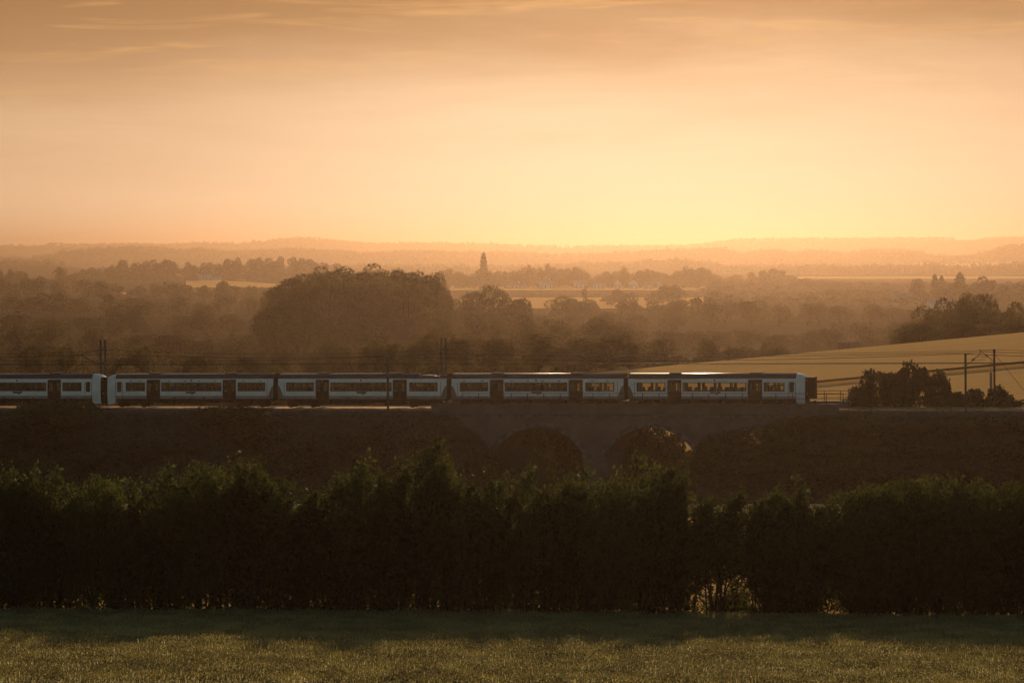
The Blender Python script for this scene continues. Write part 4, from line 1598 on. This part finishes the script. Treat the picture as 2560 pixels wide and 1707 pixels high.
for px, top, wpx, t in ((1752, 1100, 90, 6.6), (1785, 1080, 100, 6.8), (1825, 1070, 110, 6.8), (1720, 1150, 90, 8.0)):
    bush(px, top, wpx, t, 'dark bush growing against the right end of the viaduct', 'bushes against the viaduct')
# round bushes beside the track at right
ls = 'tall bushy tree beyond the tracks, '
tb = 'round trackside bushes'
for px, top, wpx, t, lab in (
        (2122, 984, 56, -7.6, 'small outlying bush at the left foot of the round trackside bushes'),
        (2152, 950, 80, -8.2, 'left shoulder of the round trackside bushes right of the train'),
        (2192, 902, 100, -9.0, 'left peak of the round trackside bushes'),
        (2238, 926, 84, -8.4, 'dip between the two peaks of the round trackside bushes'),
        (2288, 898, 112, -9.0, 'right and highest peak of the round trackside bushes'),
        (2338, 920, 88, -8.4, 'right shoulder of the round trackside bushes'),
        (2376, 958, 70, -8.0, 'low right end of the round trackside bushes')):
    bush(px, top, wpx, t, lab, tb, 'trackside_bush')
bush(2425, 966, 110, -8.0, 'low bush behind the front mast near the right edge', None, 'trackside_bush')
bush(2500, 958, 90, -8.2, 'pointed bush behind the rear mast with weights', None, 'trackside_bush')
bush(2560, 985, 90, -8.2, 'low bush cut by the right picture edge beside the rails', None, 'trackside_bush')

rng = np.random.default_rng(78)
n = 42000
s_ = rng.uniform(-75, 75, n)
t_ = rng.uniform(5.6, 22, n)
z_ = np.maximum(bank_z(s_, t_), -11)
clump = 0.5 + 0.5 * np.sin(s_ * 0.7 + 1.1 * np.sin(t_ * 0.5)) * np.sin(t_ * 0.6 + s_ * 0.23)
hz_ = rng.uniform(0, 1, n) * (0.25 + 0.8 * clump)
ok = z_ > -10.5
W_ = np.outer(s_, np.array(U)) + np.outer(t_, np.array(N)) + np.array(O)
W_[:, 2] = z_ + GRAD * s_ + hz_
o = link('bank_grass', leaf_mesh('bank_grass', W_[ok], 0.17, M['leaf3'], rng=rng, up=1.0, aspect=0.3))
tag(o, 'rough dark grass and weeds on the railway bank', 'grass', kind='stuff')
n = 5200
s_ = rng.uniform(-8, 75, n)
keep = rng.uniform(0, 1, n) < 0.35 + 0.65 * (np.sin(s_ * 1.9) * np.sin(s_ * 0.53) > 0)
s_ = s_[keep]
t_ = VT - 0.3 + rng.normal(0, 0.25, len(s_)) + np.where(s_ > 37, rng.uniform(-0.5, 1.0, len(s_)), 0)
W_ = np.outer(s_, np.array(U)) + np.outer(t_, np.array(N)) + np.array(O)
W_[:, 2] = np.where(s_ < 37, PTOP, -0.55) + GRAD * s_ + rng.uniform(0, 1, len(s_)) ** 2 * 0.42
o = link('parapet_weeds', leaf_mesh('parapet_weeds', W_, 0.09, M['leaf3'], rng=rng, up=1.5, aspect=0.25))
tag(o, 'fringe of weeds growing along the viaduct parapet', 'weeds', kind='stuff')

# ------------------------------------------------------------------ ripe crop in the foreground
def wheat_patch(i):
    rng = np.random.default_rng(900 + i)
    m = MB()
    n = 90
    for k in range(n):
        x, y = rng.uniform(-0.5, 0.5, 2)
        h = rng.normal(0.78, 0.06)
        if rng.uniform() < 0.008: h += 0.14
        a = rng.uniform(0, 2 * math.pi)
        lean = abs(rng.normal(0, 0.07))
        tx, ty = x + lean * math.cos(a), y + lean * math.sin(a)
        ca, sa = math.cos(a + 1.57), math.sin(a + 1.57)
        wd = 0.006
        m.quad((x - ca * wd, y - sa * wd, 0), (x + ca * wd, y + sa * wd, 0), (tx + ca * wd, ty + sa * wd, h), (tx - ca * wd, ty - sa * wd, h))
        # nodding ear: a slim octahedron
        d = Vector((math.cos(a) * 0.55, math.sin(a) * 0.55, rng.uniform(0.1, 0.95))).normalized()
        L = rng.uniform(0.085, 0.12)
        p0 = Vector((tx, ty, h - 0.01))
        p1 = p0 + d * L
        mid = p0 + d * L * 0.45
        u = d.orthogonal().normalized() * 0.018
        v = d.cross(u).normalized() * 0.018
        i0 = len(m.v)
        m.v += [tuple(p0), tuple(mid + u), tuple(mid + v), tuple(mid - u), tuple(mid - v), tuple(p1)]
        for q in ((1, 2), (2, 3), (3, 4), (4, 1)):
            m.f.append((i0, i0 + q[1], i0 + q[0]))
            m.f.append((i0 + 5, i0 + q[0], i0 + q[1]))
        if k % 2 == 0:
            lz = h * rng.uniform(0.45, 0.85)
            b2 = rng.uniform(0, 6.28)
            q = Vector((math.cos(b2), math.sin(b2), rng.uniform(-0.2, 0.6))) * rng.uniform(0.1, 0.2)
            pp = Vector((x + (tx - x) * 0.7, y + (ty - y) * 0.7, lz))
            sd = Vector((-math.sin(b2), math.cos(b2), 0)) * 0.009
            m.quad(pp - sd, pp + sd, pp + q + sd * 0.3, pp + q - sd * 0.3)
    me = m.mesh('wheat_patch', M['straw'])
    return bpy.data.objects.new('wheat_patch', me)


PATCH = [wheat_patch(i) for i in range(4)]
pos = []
y = 118.0
while y < 203.2:
    hwid = y * 0.1256 + 9
    for x in np.arange(-hwid, hwid, 0.93):
        pos.append((x + random.uniform(-0.12, 0.12), y + random.uniform(-0.12, 0.12)))
    y += 0.93
pos = np.array(pos)
pos = pos[RNG.uniform(0, 1, len(pos)) > 0.02 + 0.10 * (np.sin(pos[:, 0] * 0.55 + 2 * np.sin(pos[:, 1] * 0.13)) * np.sin(pos[:, 1] * 0.31 + pos[:, 0] * 0.2) > 0.72)]
pz = ground(pos[:, 0], pos[:, 1])
tram = (np.abs((pos[:, 0] + 0.05 * pos[:, 1] + 4.0) % 24.0 - 12.0) < 0.0)
for vi in range(4):
    sel = np.arange(len(pos)) % 4 == vi if vi < 0 else (RNG.permutation(len(pos)) % 4 == vi)
    if vi == 0:
        assign = RNG.integers(0, 4, len(pos))
    sel = assign == vi
    me = bpy.data.meshes.new('wheat_points')
    co = np.stack([pos[sel, 0], pos[sel, 1], pz[sel]], 1).astype(np.float32)
    me.vertices.add(len(co))
    me.vertices.foreach_set('co', co.ravel())
    if vi == 0:
        pass
    o = link('ripe_crop', me)
    tag(o, 'ripe cereal crop filling the foreground field', 'crop', kind='stuff')
    ng = bpy.data.node_groups.new('scatter_crop', 'GeometryNodeTree')
    ng.interface.new_socket('Geometry', in_out='INPUT', socket_type='NodeSocketGeometry')
    ng.interface.new_socket('Geometry', in_out='OUTPUT', socket_type='NodeSocketGeometry')
    gi = ng.nodes.new('NodeGroupInput')
    go = ng.nodes.new('NodeGroupOutput')
    iop = ng.nodes.new('GeometryNodeInstanceOnPoints')
    oi = ng.nodes.new('GeometryNodeObjectInfo')
    oi.inputs['Object'].default_value = PATCH[vi]
    rv = ng.nodes.new('FunctionNodeRandomValue')
    rv.data_type = 'FLOAT_VECTOR'
    rv.inputs[0].default_value = (-0.05, -0.05, 0)
    rv.inputs[1].default_value = (0.05, 0.05, 6.283)
    sv = ng.nodes.new('FunctionNodeRandomValue')
    sv.data_type = 'FLOAT_VECTOR'
    sv.inputs[0].default_value = (1.0, 1.0, 0.88)
    sv.inputs[1].default_value = (1.12, 1.12, 1.12)
    ng.links.new(gi.outputs[0], iop.inputs['Points'])
    ng.links.new(oi.outputs['Geometry'], iop.inputs['Instance'])
    ng.links.new(rv.outputs[0], iop.inputs['Rotation'])
    ng.links.new(sv.outputs[0], iop.inputs['Scale'])
    ng.links.new(iop.outputs[0], go.inputs[0])
    md = o.modifiers.new('scatter', 'NODES')
    md.node_group = ng
sheet('crop_soil', -45, 45, 100, 204, 30, 60, 0.06, M['soil'])

# ------------------------------------------------------------------ buildings
def house(px, row_base, d, wm, dm, eave, ridge, rotz, lab, wall='render', roof='slate', chim=(0.8,), wins=3, grp=None, name='house', gable_front=False):
    fac = stretch(d) / d
    d = stretch(d)
    wm, dm, eave, ridge = wm * fac, dm * fac, eave * (1 + (fac - 1) * 0.6), ridge * (1 + (fac - 1) * 0.6)
    p = P(px, row_base, d)
    zg = G(p.x, d)
    zb = min(p.z, zg + 3.0) if p.z > zg else zg
    zb = zg
    e = empty(name, (p.x, d, zb), (0, 0, rotz))
    tag(e, lab, 'house' if name == 'house' else 'barn', grp)
    W2, D2 = wm / 2, dm / 2
    m = MB()
    m.box(-W2, W2, -D2, D2, -1.0, eave)
    if gable_front:
        m.poly([(-W2, -D2, eave), (W2, -D2, eave), (0, -D2, ridge)])
        m.poly([(-W2, D2, eave), (0, D2, ridge), (W2, D2, eave)])
    else:
        m.poly([(-W2, -D2, eave), (-W2, 0, ridge), (-W2, D2, eave)])
        m.poly([(W2, -D2, eave), (W2, D2, eave), (W2, 0, ridge)])
    m.build('wall', M[wall], e)
    m = MB()
    ov = 0.35
    if gable_front:
        for sg in (-1, 1):
            a = [(sg * (W2 + ov), -D2 - ov, eave - 0.25), (sg * (W2 + ov), D2 + ov, eave - 0.25), (0, D2 + ov, ridge + 0.02), (0, -D2 - ov, ridge + 0.02)]
            m.quad(*a)
            m.quad(*[(x, y, z + 0.18) for x, y, z in a])
    else:
        for sg in (-1, 1):
            a = [(-W2 - ov, sg * (D2 + ov), eave - 0.25), (W2 + ov, sg * (D2 + ov), eave - 0.25), (W2 + ov, 0, ridge + 0.02), (-W2 - ov, 0, ridge + 0.02)]
            m.quad(*a)
            m.quad(*[(x, y, z + 0.18) for x, y, z in a])
    rf = m.build('roof', M[roof], e)
    for cx in chim:
        MB().box(cx * W2 - 0.5, cx * W2 + 0.5, -0.45, 0.45, ridge - 0.8, ridge + 1.5).build('chimney', M[wall], rf)
    for k in range(wins):
        x = -W2 + wm * (k + 0.5) / wins
        for z in ((1.0, 2.3), (3.5, 4.7)) if eave > 4.6 else ((1.0, 2.2),):
            wnd = MB().box(x - 0.5, x + 0.5, -D2 - 0.06, -D2 - 0.02, z[0], z[1]).build('window', M['frame'], e)
    return e


house(512, 698, 3380, 11, 7, 5.4, 8.6, rad(4), 'white farmhouse with chimneys below the wooded skyline at left', chim=(-0.85, 0.9), wins=4)
house(542, 700, 3370, 7, 6, 3.0, 5.2, rad(-8), 'low white outbuilding just right of the white farmhouse', chim=(), wins=2)
vg = 'small white houses of the village'
house(1365, 705, 3030, 8, 7, 4.6, 8.0, rad(25), 'village house with one glinting roof slope, left of the others', roof='tin', chim=(0.7,), wins=2, grp=vg)
house(1450, 712, 3020, 9, 7, 4.6, 7.6, rad(8), 'village house with bright hipped roof below a round tree', roof='tin', chim=(), wins=3, grp=vg)
house(1498, 718, 3000, 9, 6, 4.8, 7.2, rad(-5), 'low white village house left of the two gabled ones', chim=(-0.7,), wins=3, grp=vg)
house(1544, 718, 2990, 5.4, 7, 5.0, 8.0, 0, 'left one of the two white gabled village houses', chim=(), wins=2, grp=vg, gable_front=True)
house(1584, 718, 2990, 6.4, 7, 5.0, 8.0, rad(6), 'right one of the two white gabled village houses', chim=(0.9,), wins=2, grp=vg, gable_front=True)
house(1623, 718, 2995, 6.5, 7, 4.6, 7.0, rad(-6), 'white village house half hidden behind a hedge tree', chim=(), wins=2, grp=vg)
house(1647, 718, 2995, 3.6, 7, 5.0, 7.6, 0, 'narrow white gabled house at the right end of the village', chim=(), wins=1, grp=vg, gable_front=True)
house(1290, 714, 3025, 14, 7, 3.2, 5.4, rad(3), 'long low white terrace left of the glinting roof', chim=(0.3,), wins=5, grp=vg)
# farm sheds behind the crest of the ripe field, metal roofs catching the sun
def shed(px, row_top, wpx, d, depth, rotz, lab):
    d = stretch(d)
    p = P(px, row_top, d)
    zg = G(p.x, d)
    wm = wpx * d / F
    h = max(2.2, p.z - zg)
    e = empty('barn', (p.x, d, zg), (0, 0, rotz))
    tag(e, lab, 'barn', 'farm sheds')
    MB().box(-wm / 2, wm / 2, -depth / 2, depth / 2, -1.0, h - 0.5).build('wall', M['wood'], e)
    m = MB()
    tl = math.tan(rad(2.0))
    m.sweep([[(x, -depth / 2 - 0.3, h - 0.45), (x, depth / 2 + 0.3, h - 0.45 - depth * tl), (x, depth / 2 + 0.3, h - 0.3 - depth * tl), (x, -depth / 2 - 0.3, h - 0.3)] for x in (-wm / 2 - 0.3, wm / 2 + 0.3)], True, True)
    m.build('roof', M['tin'], e)


shed(2122, 851, 42, 900, 9.0, rad(5), 'farm shed with the brightest glinting metal roof above the ripe field')
shed(2044, 884, 20, 860, 5.0, rad(-3), 'low farm shed with a thin bright roof edge left of the brightest roof')
shed(2078, 880, 14, 870, 4.0, rad(2), 'tiny farm shed with a bright roof edge between two larger roofs')
shed(1905, 872, 60, 900, 6.0, rad(3), 'long low shed among trees above the leading carriage')
house(2258, 740, 2100, 9, 7, 4.0, 7.0, rad(20), 'distant cottage with two glinting roof spots right of centre', 'render', 'tin', (), 2, 'distant cottages')
house(2350, 742, 1900, 12, 7, 3.2, 5.6, rad(5), 'distant bungalow with pale roof and bright eaves above the dark mass', 'render', 'tin', (), 2, 'distant cottages')

# telegraph poles in the left woodland
for px, base, top, d, lab in ((170, 835, 795, 1000, 'leftmost thin wooden pole in the left woodland'), (213, 830, 797, 1050, 'second thin wooden pole in the left woodland'), (482, 870, 812, 900, 'tall thin pole left of the big dark dome')):
    d = stretch(d)
    p = P(px, top, d)
    zg = G(p.x, d)
    m = MB().bar((0, 0, -0.5), (0, 0, p.z - zg), 0.14, 8, 0.10)
    e = empty('telegraph_pole', (p.x, d, zg))
    tag(e, lab, 'pole', 'wooden poles')
    m.build('pole_shaft', M['wood'], e)
    MB().box(-0.9, 0.9, -0.06, 0.06, p.z - zg - 0.6, p.z - zg - 0.48).build('cross_arm', M['wood'], e)

# one bird in flight
p = P(1193, 816, 380)
e = empty('flying_bird', p, (0, 0, rad(25)))
tag(e, 'small bird in flight above the trees left of the centre', 'bird')
m = MB()
rings = []
for x, r in ((-0.20, 0.005), (-0.14, 0.035), (-0.02, 0.06), (0.08, 0.05), (0.13, 0.03), (0.17, 0.032), (0.20, 0.02), (0.235, 0.003)):
    rings.append([(x, r * math.cos(a), r * 0.9 * math.sin(a)) for a in np.linspace(0, 2 * math.pi, 9)[:-1]])
m.sweep(rings, True, True)
m.build('body', M['bird'], e, True)
for sg in (-1, 1):
    m = MB()
    a = [(0.09, sg * 0.04, 0.02), (0.11, sg * 0.20, 0.10), (0.02, sg * 0.40, 0.13), (-0.04, sg * 0.22, 0.09), (-0.06, sg * 0.04, 0.02)]
    m.poly(a)
    m.poly([(x, y, z - 0.012) for x, y, z in a][::-1])
    m.build('wing', M['birdw'], e)
m = MB()
m.poly([(-0.17, 0, 0.005), (-0.33, 0.06, 0.0), (-0.31, 0, 0.0), (-0.33, -0.06, 0.0)])
m.build('tail', M['bird'], e)

tell_apart()

# ------------------------------------------------------------------ haze
hm = bpy.data.materials.new('haze')
hm.use_nodes = True
t = NT(hm.node_tree)
pv = t.n('ShaderNodeVolumePrincipled')
t.put(pv.inputs['Color'], (0.166, 0.112, 0.077))
pv.inputs['Density'].default_value = HAZE_DENSITY
pv.inputs['Anisotropy'].default_value = HAZE_G
out = t.n('ShaderNodeOutputMaterial')
t.t.links.new(pv.outputs[0], out.inputs['Volume'])
m = MB().box(-9000, 9000, -120, 31000, -31, 116)
hz = m.build('haze', hm)
tag(hz, kind='stuff')
